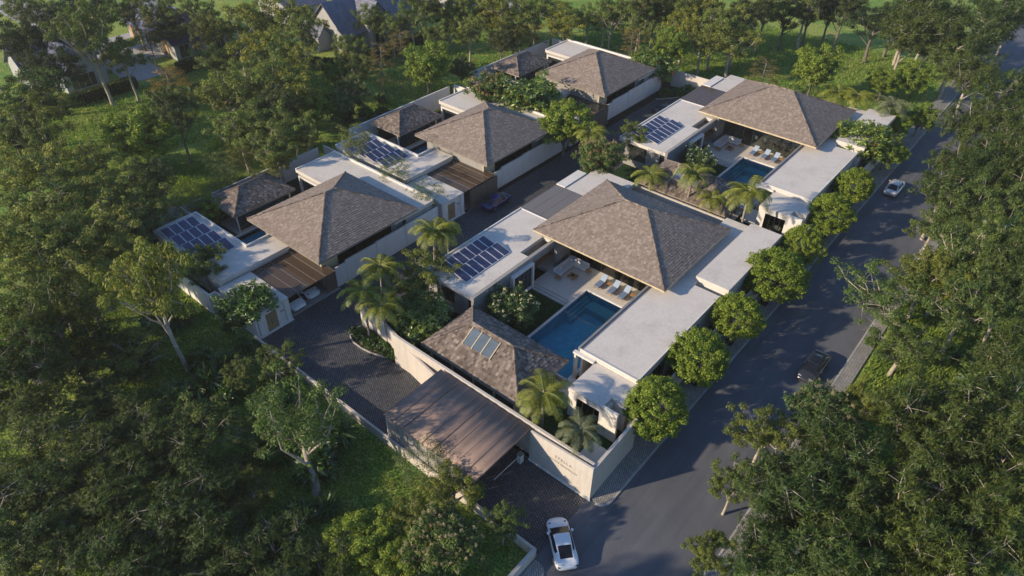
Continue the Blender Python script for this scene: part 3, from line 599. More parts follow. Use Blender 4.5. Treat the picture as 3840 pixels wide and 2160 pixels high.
# ------------------------------------------------------------------ left-hand villa
def left_villa():
    v = keep(W_THINGS, thing('courtyard_villa', 'nearest left villa with hip roof above the open garage', 'villa', (-43, 8, 0), group='left-hand courtyard villas'))
    slab(v, 'flat_roof', [(-57.4, -5.5), (-43.5, -5.5), (-43.5, 3.0), (-46.9, 3.0), (-46.9, -.1), (-57.4, -.1)], 3.15, 3.6,
         lip=[(-57.4, -57.2, -5.5, -.1, 3.603, 3.85), (-57.2, -46.75, -.3, -.1, 3.603, 3.85), (-46.95, -46.75, -.1, 2.98, 3.603, 3.85)])
    walls(v, [(-57.3, -57.05, -5.3, -.3, 0, 3.147), (-57.05, -43.8, -5.35, -5.1, 0, 3.147), (-57.05, -47.1, -.4, -.15, 0, 3.147), (-47.1, -46.85, -.15, 2.9, 0, 3.147), (-43.95, -43.7, -5.1, 2.9, 0, 3.147)])
    # hall
    walls(v, [(-48.6, -38.6, 3.4, 3.65, 0, 4.74), (-48.6, -38.6, 15.2, 15.45, 0, 4.74), (-48.85, -48.6, 3.4, 15.45, 0, 4.74)], 'greycon')
    box('olive_wall', MT['fascia'], v, -38.6, -38.4, 3.4, 5.6, 0, 4.74)
    glazing(v, 'y', 5.6, 13.6, -38.5, .3, 4.7, 6, 'glassdk')
    walls(v, [(-38.6, -38.4, 13.6, 15.45, 0, 4.74)], 'greycon')
    box('floor', MT['deck'], v, -48.5, -38.65, 3.7, 15.1, .02, .3)
    hip_roof(v, -49.65, -36.6, 2.05, 16.35, 5.0, ('y', 8.65, 9.8, -43.1), 8.1, fas='fascia_grey')
    # north wing
    slab(v, 'flat_roof', [(-56.7, 13.65), (-37.75, 13.65), (-37.75, 20.1), (-56.7, 20.1)], 3.55, 4.0,
         lip=[(-56.7, -37.75, 19.85, 20.1, 4.003, 4.25), (-56.7, -56.5, 13.65, 19.85, 4.003, 4.12)])
    walls(v, [(-56.6, -56.2, 13.9, 19.9, 0, 3.547), (-56.2, -51, 14.1, 14.3, 3.2, 3.547), (-51, -49.8, 14.1, 14.35, 0, 3.547), (-56.2, -38, 19.7, 19.95, 0, 3.547), (-38.1, -37.85, 15.5, 19.7, 0, 3.547)], 'greycon')
    f = MB().box(-56.2, -55.95, 13.55, 14.1, .3, 3.3).box(-55.95, -49.9, 13.55, 14.08, 3.05, 3.3); wf = f.build('window_frame', MT['white'], v)
    glazing(wf, 'x', -55.9, -50.9, 13.9, .35, 3.04, 5, 'winglass', 'pane')
    # gatehouse
    slab(v, 'gatehouse_roof', [(-43.45, -6.05), (-36.7, -6.05), (-36.7, -2.2), (-43.45, -2.2)], 2.72, 3.0)
    walls(v, [(-36.95, -36.72, -6.0, -5.1, 0, 2.717), (-36.95, -36.72, -3.8, -3.45, 0, 2.717), (-37.0, -36.9, -3.45, -2.75, 0, 2.717), (-36.95, -36.72, -2.75, -2.2, 0, 2.717), (-43.3, -36.95, -2.5, -2.25, 0, 2.717), (-43.3, -36.95, -6.0, -5.75, 0, 2.717), (-36.97, -36.72, -5.1, -3.8, 2.45, 2.717), (-37.0, -36.55, -6.1, -2.15, .02, .14)])
    d = box('door', MT['door'], v, -36.9, -36.8, -5.08, -3.82, .14, 2.44)
    MB().box(-36.795, -36.77, -4.5, -4.46, .9, 1.5).build('handle', MT['black'], d)
    # garage
    g = MB().box(-43.45, -36.75, -2.14, 3.9, 2.86, 2.9).build('carport_glass_roof', MT['glassbrown'], v); b = MB()
    for i in range(6): y = -2.14+i*1.2; b.box(-43.45, -36.75, y, y+.035, 2.903, 2.92)
    for i in range(4): x = -43.45+i*2.22; b.box(x, x+.04, -2.14, 3.9, 2.83, 2.857)
    b.build('glazing_bars', MT['greymetal'], g)
    box('garage_floor', MT['greycon'], v, -43.6, -37.0, -2.15, 4.4, .02, .05)
    # pool
    p = keep(W_THINGS, thing('swimming_pool', 'narrow dark blue pool of the nearest left villa', 'pool', (-50, 6, 0), group='left-hand courtyard pools'))
    MB().box(-54.4, -54.2, 0, 12.5, 0, .35).box(-47.08, -46.96, 3.0, 3.3, 0, .35).box(-54.2, -48.9, 12.3, 12.5, 0, .35).build('coping', MT['white'], p)
    MB().box(-54.2, -47.1, 0.02, 12.3, -.42, -.38).build('basin', MT['tile'], p)
    MB().add([(-54.2, -.1, .2), (-46.9, -.1, .2), (-46.9, 3.35, .2), (-48.9, 3.35, .2), (-48.9, 12.3, .2), (-54.2, 12.3, .2)], [(0, 1, 2, 3, 4, 5)]).build('water', MT['water'], p)
    # pavilion
    g = keep(W_THINGS, thing('pavilion', 'small shingled pavilion behind the pool of the nearest left villa', 'pavilion', (-56, 6.5, 0), group='left-hand pavilions'))
    hip_roof(g, -59.3, -53.3, 2.4, 11.0, 3.55, ('y', 5.4, 8.0, -56.3), 5.25, 'shingle_old', .3, .26, 'fascia_grey')
    glazing(g, 'y', 3.2, 10.6, -55.0, .35, 3.2, 8, 'glassdk')
    walls(g, [(-58.9, -58.7, 3.0, 10.5, 0, 3.3)], 'dark'); box('floor', MT['deck'], g, -58.9, -54.42, 2.8, 11.0, .02, .3)
    MB().bar((-54.6, 3.2, .3), (-54.6, 3.2, 3.32), .12, 8).bar((-54.6, 10.8, .3), (-54.6, 10.8, 3.32), .12, 8).build('posts', MT['white'], g)
    l = MB(); l.add([(-60.8, -.05, .01), (-54.45, -.05, .01), (-54.45, 13.6, .01), (-60.8, 13.6, .01)], [(0, 1, 2, 3)])
    o = solo('lawn', l, MT['lawn'], None, None, kind='structure')
    for k, ox, oy in ((K3, OX3, OY3), (K4, OX4, OY4)):
        o2 = o.copy(); COL.objects.link(o2); o2.scale = (k, k, k); o2.location = (ox, oy, 0)
    keep(W_THINGS, solar(-56.35, -5.15, 4, 4, 3.62, 2.25, 'sixteen dark solar panels in four rows on the nearest left flat roof', (-52, -3, 3.6)))
    # low wall of the lane side with piers, and back walls
    w = keep(W_THINGS, thing('boundary_wall', 'stepped white lane wall of the nearest left villa', 'wall', (-37.5, 11, 0), group='white lane walls'))
    for i, (ya, yb, zz) in enumerate(((4.35, 5.9, 2.6), (5.9, 10.4, 2.85), (10.4, 14.9, 2.95), (14.9, 20.3, 3.0))):
        box('wall_panel', MT['white'], w, -37.62, -37.42, ya+.03, yb-.03, 0, zz); box('pier', MT['white'], w, -37.66, -37.36, yb-.03, yb+.03, 0, zz+.05)
    w = keep(W_THINGS, thing('boundary_wall', 'tall pale wall behind the pavilion of the nearest left villa', 'wall', (-61, 8, 0), group='white back walls'))
    box('wall_panel', MT['white'], w, -61.2, -61.0, -.3, 20.4, 0, 3.0); box('wall_panel', MT['white'], w, -60.99, -57.6, -.32, -.12, 0, 3.0)
    w = keep(W_THINGS, thing('garden_wall', 'pale cross wall north of the nearest left villa', 'wall', (-50, 21, 0), group='walls between the left plots'))
    box('wall_panel', MT['white'], w, -60.9, -37.7, 21.2, 21.4, 0, 3.1)
    box('planting_bed', MT['soil'], w, -60.9, -37.9, 20.15, 21.18, 0, .3)
K3, OX3, OY3 = 1.02, .1, 27.2
K4, OX4, OY4 = 1.04, .06, 55.2
left_villa()
# side wall of the first plot along the grass
w = thing('boundary_wall', 'long pale wall at the foot of the grass below the nearest left villa', 'wall', (-50, -7.1, 0))
box('wall_panel', MT['white'], w, -62.0, -43.7, -7.2, -7.0, 0, 2.7); box('wall_panel', MT['white'], w, -43.7, -36.6, -6.35, -6.15, 0, 2.5); box('wall_panel', MT['white'], w, -61.95, -61.75, -6.99, -.3, 0, 2.9); box('wall_panel', MT['white'], w, -43.7, -43.5, -7.2, -6.36, 0, 2.7)
pr = MB()
for x in np.arange(-60, -44, 2.6): pr.box(x, x+.12, -7.24, -7.205, 0, 2.65)
pr.build('ribs', MT['white'], w)
# closed sliding gates of the two farther left villas
def gate(x, y0, y1, hgt, label):
    t = thing('sliding_gate', label, 'gate', (x, (y0+y1)/2, 0), group='bronze sliding gates')
    box('panel', MT['door2'], t, x-.05, x+.05, y0, y1, .08, hgt); box('rail', MT['greymetal'], t, x-.08, x+.08, y0-.4, y1+.2, .02, .06)
    m = MB()
    for y in np.arange(y0+.5, y1, 1.1): m.box(x+.052, x+.06, y, y+.02, .1, hgt-.02)
    m.build('ribs', MT['greymetal'], t); return t
MT['door2'] = m_plain('bronze_gate_sheet', (.155, .13, .10), .5, .5, .3, .12, 1)
gate(-37.35, 26.1, 31.4, 2.75, 'closed bronze gate behind the dark blue sedan')
gate(-38.2, 53.2, 59.0, 2.8, 'closed bronze gate of the farthest left villa')
gate(-37.4, 2.9, 4.3, 2.4, 'open bronze gate pulled aside at the two-car garage')

# repeats
W_OWN = list(W_THINGS)
nth = {'nearest left villa': ('middle left villa', 'farthest left villa'), 'nearest left flat roof': ('middle left flat roof', 'farthest left flat roof')}
def relab(s, i):
    for a, b in nth.items():
        if a in s: s = s.replace(a, b[i])
    return s.replace('above the open garage', 'above the closed bronze gate')
for o in W_OWN:
    dup(o, K3, OX3, OY3, relab(o['label'], 0)); dup(o, K4, OX4, OY4, relab(o['label'], 1))
def relab2(s):
    return (s.replace('nearest villa with the biggest shingled', 'farther villa with a shingled').replace('nearest blue pool', 'farther turquoise pool').replace('nearest pool villa', 'farther pool villa').replace('by the nearest pool', 'by the farther pool').replace('beside the nearest pool', 'beside the farther pool')
            .replace('beside the blue pool', 'beside the turquoise pool').replace('nearest white flat roof', 'farther white flat roof').replace('nearest deck', 'farther deck'))

# ------------------------------------------------------------------ entrance: canopy, walls, lettered wall
c = thing('entrance_canopy', 'large rusty brown metal canopy over the entrance barrier', 'canopy', (-12, -3, 0))
V = []; F = []; NX, NY = 120, 2
def cz(y): return 3.72+(y+6.8)/6.95*.08
for j in range(NY+1):
    for i in range(NX+1):
        x = -16.88+10.45*i/NX; y = -6.8+6.95*j/NY
        w_ = .035*math.sin(x*2*math.pi/.9)+.02*math.sin(x*2*math.pi/2.7+1)
        V.append((x, y, cz(y)+w_*.8))
for j in range(NY):
    for i in range(NX): a = j*(NX+1)+i; F.append((a, a+1, a+NX+2, a+NX+1))
m = MB(); m.add(V, F); o = m.build('roof_sheet', MT['canopy'], c, smooth=True)
sm = o.modifiers.new('thick', 'SOLIDIFY'); sm.thickness = .1; sm.offset = -1
e = MB()
for x in np.arange(-16.87, -6.4, 1.158): e.add([(x-.012, -6.81, cz(-6.8)-.02), (x+.012, -6.81, cz(-6.8)-.02), (x+.012, .14, cz(.15)-.02), (x-.012, .14, cz(.15)-.02), (x-.012, -6.81, cz(-6.8)+.035), (x+.012, -6.81, cz(-6.8)+.035), (x+.012, .14, cz(.15)+.035), (x-.012, .14, cz(.15)+.035)], [(4, 5, 6, 7), (0, 1, 5, 4), (3, 0, 4, 7), (1, 2, 6, 5)])
e.build('standing_seams', MT['canopy'], o)
for x, y in ((-16.75, -6.6), (-16.75, .05), (-6.7, -6.6)): MB().bar((x, y, 0), (x, y, 3.62), .07, 8).build('post', MT['white'], c)
for i in range(8): box('side_panel', MT['greycon'], c, -16.6+i*1.2, -15.48+i*1.2, -6.62, -6.56, .1, 3.55)
w = thing('boundary_wall', 'long front wall behind the rusty canopy and small pavilion', 'wall', (-12, .5, 0))
box('wall_panel', MT['wallc'], w, -23.6, -.3, .36, .6, 0, 3.92)
w = thing('boundary_wall', 'front wall curving behind the kerbed palm planter', 'wall', (-26.5, 1.2, 0))
for a, b in (((-30.2, 1.9), (-28.4, 1.75)), ((-28.4, 1.75), (-26, 1.45)), ((-26, 1.45), (-23.61, 1.0))):
    (x0, y0), (x1, y1) = a, b; MB().prism([(x0, y0), (x1-.02, y1), (x1-.02, y1+.22), (x0, y0+.22)], 0, 3.0).build('wall_panel', MT['wallc'], w)
s_ = thing('inner_wall', 'grey leaning wall between the paved court and the canopy', 'wall', (-20, .3, 0))
MB().prism([(-23.6, .7), (-17.0, -.4), (-16.95, -.2), (-23.55, .9)], 0, 3.1).build('wall_panel', MT['wallc'], s_)
box('lane_wall', MT['white'], w, -30.4, -30.21, 1.9, 2.4, 0, 2.6)
sg = thing('lettered_wall', 'cream wall lettered STELLA PRIVATE RESIDENCES at the road corner', 'sign wall', (-3.2, 0, 0))
MB().add([(-6.35, -.08, 0), (-.02, -.08, 0), (-.02, .1, 0), (-6.35, .1, 0), (-6.35, -.08, 3.72), (-.02, -.08, 4.05), (-.02, .1, 4.05), (-6.35, .1, 3.72)], [(0, 3, 2, 1), (4, 5, 6, 7), (0, 1, 5, 4), (1, 2, 6, 5), (2, 3, 7, 6), (3, 0, 4, 7)]).build('wall_face', MT['wallc'], sg)
box('plinth', MT['white'], sg, -6.37, .06, -.2, -.083, 0, .16)
def text(s, x, z, size, y, parent, name='letters', ext=.012, rot=(R(90), 0, 0), spacing=1.15, mat='black', loc=None):
    cu = bpy.data.curves.new(name, 'FONT'); cu.body = s; cu.size = size; cu.extrude = ext; cu.align_x = 'CENTER'; cu.space_character = spacing
    o = bpy.data.objects.new(name, cu); COL.objects.link(o); dg = bpy.context.evaluated_depsgraph_get(); dg.update()
    me = bpy.data.meshes.new_from_object(o.evaluated_get(dg)); bpy.data.objects.remove(o); me.materials.clear(); me.materials.append(MT[mat])
    o = bpy.data.objects.new(name, me); COL.objects.link(o); o.parent = parent
    pw = wloc(parent); o.location = (loc if loc else Vector((x, y, z)))-pw; o.rotation_euler = rot; return o
text('STELLA', -2.85, 2.52, .40, -.085, sg, spacing=1.4, mat='letter')
text('PRIVATE RESIDENCES', -2.9, 1.98, .27, -.085, sg, spacing=1.15, mat='letter')
w = thing('boundary_wall', 'roadside wall nearest the lettered corner with brass strip', 'wall', (-.35, 4, 0))
MB().prism([(-.3, .12), (-.02, .12), (-.2, 6.75), (-.45, 6.75)], 0, 3.78).build('wall_panel', MT['wallc'], w)
box('brass_strip', MT['fascia'], w, -.13, -.09, 2.65, 2.75, 1.3, 3.4)
def road_wall(y0, y1, hgt, label, ribs=True):
    w = thing('boundary_wall', label, 'wall', (-1, (y0+y1)/2, 0), group='roadside boundary walls')
    box('wall_panel', MT['wallc'], w, -1.1, -.92, y0, y1, 0, hgt)
    if ribs:
        m = MB()
        for y in np.arange(y0+1, y1, 2.2): m.box(-.918, -.87, y, y+.06, .1, hgt-.05)
        m.build('ribs', MT['white'], w)
for i, (a, b) in enumerate(((6.8, 20.4), (20.6, 40.3), (40.8, 60.5), (60.7, 81.5))):
    road_wall(a, b, 2.5, ('roadside wall between the lettered corner and second street tree', 'roadside wall behind the third to fifth street trees', 'roadside wall beside the farther pool villa, near part', 'roadside wall beside the red-rooted fig')[i])
w = thing('boundary_wall', 'white party wall between the biggest roof and the palm row', 'wall', (-13, 40.7, 0)); box('wall_panel', MT['wallc'], w, -27.4, -1.12, 40.55, 40.78, 0, 3.3)
w = thing('boundary_wall', 'pale wall closing the far end of the lane', 'wall', (-34, 79.8, 0)); box('wall_panel', MT['wallc'], w, -38.4, -30.3, 79.4, 79.6, 0, 2.9); box('wall_panel', MT['wallc'], w, -30.2, -1.12, 82.6, 82.8, 0, 2.6)
w = thing('low_wall', 'low pale wall between the lane and the grass, passing under the canopy', 'wall', (-18, -6.8, 0)); box('wall_panel', MT['wallc'], w, -36.5, -.25, -6.95, -6.75, 0, 1.05)
w = thing('low_wall', 'low white wall end beside the white sports car', 'wall', (-.4, -11, 0)); box('wall_panel', MT['wallc'], w, -.5, -.22, -30, -6.96, 0, 1.1)
tm = thing('utility_box', 'white box behind the lettered wall corner', 'box', (-2.2, 3.2, 0)); box('cabinet', MT['white'], tm, -2.95, -.75, 1.5, 4.3, 0, 1.0); box('lid', MT['white'], tm, -3.0, -.7, 1.45, 4.35, 1.003, 1.06)
# barrier
bb = thing('barrier_gate', 'grey barrier box with white arm under the canopy edge', 'barrier', (-6.75, -.75, 0))
box('cabinet', MT['white'], bb, -6.95, -6.55, -1.0, -.55, 0, 1.05, bevel=.02); box('lid', MT['greymetal'], bb, -6.98, -6.52, -1.03, -.52, 1.053, 1.1)
MB().bar((-6.75, -1.0, .9), (-6.75, -4.2, 1.02), .035, 8, .03).build('arm', MT['white'], bb)
# name plates
def plate(x, y, z, k, txt, label):
    t = thing('name_plate', label, 'name plate', (x, y, z), group='gatehouse name plates')
    MB().box(x, x+.012, y-.26*k, y+.26*k, z, z+.02).build('rule', MT['black'], t)
    text(txt, 0, 0, .17*k, 0, t, rot=(R(90), 0, R(90)), loc=Vector((x+.01, y, z+.06)))
plate(-36.895, -3.1, 1.6, 1, 'VILLA', 'small dark villa name beside the door of the nearest left gatehouse')
plate(-37.53, 24.05, 1.65, 1, 'VILLA', 'small dark villa name beside the door behind the dark blue sedan')
# kerbed planters
def planter(pts, label, n, seed):
    t = thing('planter', label, 'planter', (sum(p[0] for p in pts)/len(pts), sum(p[1] for p in pts)/len(pts), 0), group='kerbed lane planters')
    MB().prism(pts, 0, .12).build('soil', MT['soil'], t); k = MB()
    for i in range(n):
        a = Vector((*pts[i], 0)); b = Vector((*pts[i+1], 0)); d = (b-a).normalized(); q = Vector((d.y, -d.x, 0))*.1
        k.add([a, b, b+q, a+q, a+Vector((0, 0, .18)), b+Vector((0, 0, .18)), b+q+Vector((0, 0, .18)), a+q+Vector((0, 0, .18))], [(4, 5, 6, 7), (0, 1, 5, 4), (2, 3, 7, 6), (1, 2, 6, 5), (3, 0, 4, 7)])
    k.build('kerb', MT['kerb'], t); return t
P1 = [(-30.35, 1.75), (-30.4, .7), (-30.0, .0), (-29.1, -.35), (-27.8, -.4), (-26.4, -.2), (-25.2, .2), (-24.2, .75), (-23.7, .95), (-26, 1.42), (-28.4, 1.72)]
P2 = [(-37.3, 72.5), (-36.4, 73.3), (-35.2, 75.0), (-34.0, 77.0), (-32.4, 78.6), (-31.0, 79.3), (-37.3, 79.3)]
planter(P1, 'kerbed planter with three palms at the corner of the paved court', 7, 1); planter(P2, 'curved planter of dark shrubs at the far end of the lane', 5, 2)
# tree grates
for i, y in enumerate((9.0, 17.3, 24.6, 33.0, 41.0, 50.0, 59.2)):
    g = MB()
    for a, b, c_, d in ((-.42, .5, -.45, -.3), (-.42, .5, .3, .45), (-.42, -.27, -.3, .3), (.35, .5, -.3, .3)): g.box(a, b, y+c_, y+d, .112, .125)
    g.box(-.27, .35, y-.3, y+.3, .112, .117)
    solo('tree_grate', g, MT['black'], f'black square tree grate under the {("nearest", "second", "third", "fourth", "fifth", "sixth", "farthest")[i]} clipped street tree', 'tree grate', 'tree grates along the pavement')
for o in list(M_THINGS):
    c2 = dup(o, K2, OX2, OY2, relab2(o['label']))
    for ch in c2.children:
        if ch.name.startswith('carport_glass_roof'): ch.data = ch.data.copy(); ch.data.materials[0] = MT['glassbrown']
# ------------------------------------------------------------------ vegetation
def quads(C_, A_, B_, L, Wd):
    """diamond leaves: centre, axis, side, length, width -> verts, faces"""
    a = A_*L[:, None]*.5; b = B_*Wd[:, None]*.5
    V = np.stack([C_-a, C_+b-a*.15, C_+a, C_-b-a*.15], 1).reshape(-1, 3); n = len(C_)
    return V, np.arange(4*n).reshape(n, 4)
def unit(v): return v/np.maximum(np.linalg.norm(v, axis=1), 1e-6)[:, None]
def leaves(rg, cent, per, sig, L, Wd, droop=.3, flat=.6, out=None):
    n = len(cent)*per; c = np.repeat(cent, per, 0); off = rg.normal(size=(n, 3)); off = unit(off)*(rg.random(n)**.45)[:, None]*sig; off[:, 2] *= flat
    p = c+off; a = unit(off*.9+rg.normal(size=(n, 3))*sig*.5+np.array([0, 0, -droop*sig])); N = unit(off/sig*.9+np.array([0, 0, .75])+rg.normal(size=(n, 3))*.38); a = unit(a-N*(a*N).sum(1)[:, None]); s = unit(np.cross(a, N))
    return quads(p, a, s, L*(.7+.6*rg.random(n)), Wd*(.7+.6*rg.random(n)))
def rosettes(rg, cent, per, sig, k, L, Wd, flat=.6):
    """tufts of k long leaves fanning out from each twig tip"""
    n = len(cent)*per; c = np.repeat(cent, per, 0); off = unit(rg.normal(size=(n, 3)))*(rg.random(n)**.4)[:, None]*sig; off[:, 2] *= flat; p = np.repeat(c+off, k, 0); o = np.repeat(unit(off+np.array([0, 0, .4*sig])), k, 0)
    m = n*k; a = unit(o*.35+rg.normal(size=(m, 3))*.75); N = unit(o+rg.normal(size=(m, 3))*.3+np.array([0, 0, .3])); a = unit(a-N*(a*N).sum(1)[:, None]*.7); Ls = L*(.7+.6*rg.random(m)); s = unit(np.cross(a, N))
    return quads(p+a*Ls[:, None]*.5, a, s, Ls, np.full(m, Wd))
def skeleton(rg, H, D, zc, rz, nl, nsub, r0, bend=.5, zt=None, tilt=(0, 0), multi=1):
    """trunk, limbs and twigs; returns wood mesh builder and clump centres"""
    m = MB(); zt = zc-rz*.55 if zt is None else zt; cents = []
    stems = []
    for q in range(multi):
        ph = rg.random()*6.28; sp = .0 if multi == 1 else .12*D
        p = [Vector((0, 0, -.25))]; n = 6
        for i in range(1, n+1):
            f = i/n; p.append(Vector((tilt[0]*f**1.3+math.cos(ph)*sp*f+.12*bend*math.sin(f*5+ph)*min(1, H/6), tilt[1]*f**1.3+math.sin(ph)*sp*f+.12*bend*math.cos(f*4+ph)*min(1, H/6), zt*f)))
        rr = r0/(multi**.5); m.tube(p, [rr*1.5]+[rr*(1.1-.45*i/n) for i in range(n)], 7); stems.append((p, rr))
    for i in range(nl):
        p, rr = stems[i % multi]; th = 2*math.pi*(i*.618+rg.random()*.12); el = -.35+1.25*((i+.5)/nl)+.15*rg.normal()
        tgt = Vector((tilt[0]+math.cos(th)*math.cos(el)*D*.5*(.62+.3*rg.random()), tilt[1]+math.sin(th)*math.cos(el)*D*.5*(.62+.3*rg.random()), zc+math.sin(el)*rz*.8))
        k = int(len(p)*(.55+.44*rg.random())); st = p[min(k, len(p)-1)]
        mid = st.lerp(tgt, .5)+Vector((rg.normal()*.25, rg.normal()*.25, -.10*D*.4+.1*rg.normal()))*bend
        pts = [st, st.lerp(mid, .5)+Vector((0, 0, .08)), mid, mid.lerp(tgt, .55)+Vector((rg.normal()*.12, rg.normal()*.12, .06)), tgt]
        lr = rr*.5; m.tube(pts, [lr, lr*.85, lr*.65, lr*.45, lr*.2], 5)
        for j in range(nsub):
            f = .45+.6*rg.random(); b0 = mid.lerp(tgt, max(0, (f-.5)*2)*.9); R_ = D*.5
            d = Vector((rg.normal(), rg.normal(), rg.normal()*.55+.25)).normalized()*R_*(.22+.26*rg.random()); e = b0+d
            m.tube([b0, b0.lerp(e, .5)+Vector((0, 0, .05)), e], [lr*.32, lr*.2, lr*.08], 3); cents.append(tuple(e))
        cents.append(tuple(tgt))
    return m, np.array(cents)
def proto(kind, seed):
    rg = np.random.default_rng(seed); extra = None; mt = LEAF.get(kind); wm = 'bark'
    if kind in ('gum', 'spread'):
        H, D = 10, 8; m, c = skeleton(rg, H, D, 7.0, 2.6, 11, 8, .20, 1.0, tilt=(0, 0)); bare = seed % 3; c = c[9*bare:]; V, F = leaves(rg, c, 112, .66, .30, .11, .35, .6); wm = 'palebark'
    elif kind == 'dark':
        H, D = 10, 7; m, c = skeleton(rg, H, D, 7.0, 2.9, 12, 8, .2, .7); V, F = leaves(rg, c, 125, .58, .26, .085, .2, .6)
    elif kind == 'willow':
        H, D = 10, 8; m, c = skeleton(rg, H, D, 7.0, 2.8, 12, 9, .2, 1.0); V, F = rosettes(rg, c, 15, .70, 8, .36, .075, .62); wm = 'palebark'
    elif kind == 'round':
        H, D = 8, 6.5; m, c = skeleton(rg, H, D, 4.9, 2.9, 18, 9, .16, .6, 2.6); V, F = leaves(rg, c, 120, .58, .22, .15, .1, .7)
    elif kind == 'street':
        H, D = 5, 5; m, c0 = skeleton(rg, H, D*.8, 3.15, 1.75, 14, 4, .09, .4, 1.5)
        d = unit(rg.normal(size=(420, 3))); r = .60+.38*rg.random(420)**.6; c = np.stack([d[:, 0]*r*2.45*(1-.13*d[:, 2]), d[:, 1]*r*2.45*(1-.13*d[:, 2]), 3.2+d[:, 2]*r*2.1], 1)
        lump = .90+.16*np.sin(d[:, 0]*4+seed)*np.sin(d[:, 1]*5+seed*2)*np.cos(d[:, 2]*3)+.10*np.sin(d[:, 0]*2.3+seed*3); c[:, :2] *= lump[:, None]
        V, F = leaves(rg, c, 46, .30, .14, .11, .1, .75); mt = LEAF['street']
    elif kind == 'tier':
        H, D = 8, 6; m, _ = skeleton(rg, H, D, 5.5, 2.3, 1, 0, .09, .3, 7.2); cs = []
        for k in range(9):
            z = 3.0+k*.56; rr = D*.5*(1-.5*(k/9))*(.7+.4*rg.random())
            for j in range(7):
                th = rg.random()*6.28; e = (math.cos(th)*rr*(.5+.5*rg.random()), math.sin(th)*rr*(.5+.5*rg.random()), z+.1*rg.normal()); m.tube([(0, 0, z-.25), ((e[0]*.5), e[1]*.5, z-.05), e], [.025, .018, .008], 3); cs.append(e)
        c = np.array(cs); V, F = leaves(rg, c, 60, .62, .16, .07, .05, .16)
    elif kind == 'bloom':
        H, D = 7, 6; m, c = skeleton(rg, H, D, 4.5, 2.4, 16, 9, .14, .6, 2.4); V, F = leaves(rg, c, 110, .56, .24, .12, .3, .7)
        top = c[(c[:, 2] > 3.6)]; tips = np.repeat(top, 2, 0)+rg.normal(size=(len(top)*2, 3))*.28+np.array([0, 0, .30]); extra = ('blossom', 'tan') + leaves(rg, tips, 26, .17, .09, .07, -.4, 1.5)
    elif kind == 'flower':
        H, D = 4.2, 5.4; m, c = skeleton(rg, H, D, 2.4, 1.7, 18, 9, .10, .8, .8, multi=3); V, F = rosettes(rg, c, 7, .42, 9, .30, .085, .75); mt = LEAF['flower']
        top = c[(c[:, 2] > 1.6)]; pick = top[rg.random(len(top)) < .75]; extra = ('blossom', 'white') + leaves(rg, pick+rg.normal(size=pick.shape)*.18+np.array([0, 0, .32]), 16, .15, .11, .09, -.2, .8)
    elif kind in ('glossy', 'banyan'):
        H, D = 6, 5.6; m, c = skeleton(rg, H, D, 4.0, 1.9, 14, 8, .13, 1.0, 2.2, multi=2); V, F = rosettes(rg, c, 11, .62, 6, .36, .16, .75)
        if kind == 'banyan':
            rt_ = MB(); low = c[rg.permutation(len(c))[:46]]
            for p in low:
                L = .8+1.5*rg.random(); q = Vector(p); rt_.tube([q, q+Vector((rg.normal()*.06, rg.normal()*.06, -L*.5)), q+Vector((rg.normal()*.08, rg.normal()*.08, -L))], [.022, .03, .008], 4)
            extra = ('aerial_roots', 'redroot', rt_)
    elif kind == 'sapling':
        H, D = 6, 5; m, c = skeleton(rg, H, D, 4.3, 1.6, 12, 6, .055, .8, 2.4, multi=4); V, F = leaves(rg, c, 48, .52, .15, .06, .1, .3)
    me = {}
    o = m.build('trunk', MT[wm], None, smooth=True); me['trunk'] = o.data; bpy.data.objects.remove(o)
    o = mesh_np('crown', V, F, mt); me['crown'] = o.data; bpy.data.objects.remove(o)
    if extra:
        if len(extra) == 3: o = extra[2].build(extra[0], MT[extra[1]], None)
        else: o = mesh_np(extra[0], extra[2], extra[3], LEAF[extra[1]])
        me[extra[0]] = o.data; bpy.data.objects.remove(o)
    return H, D, me
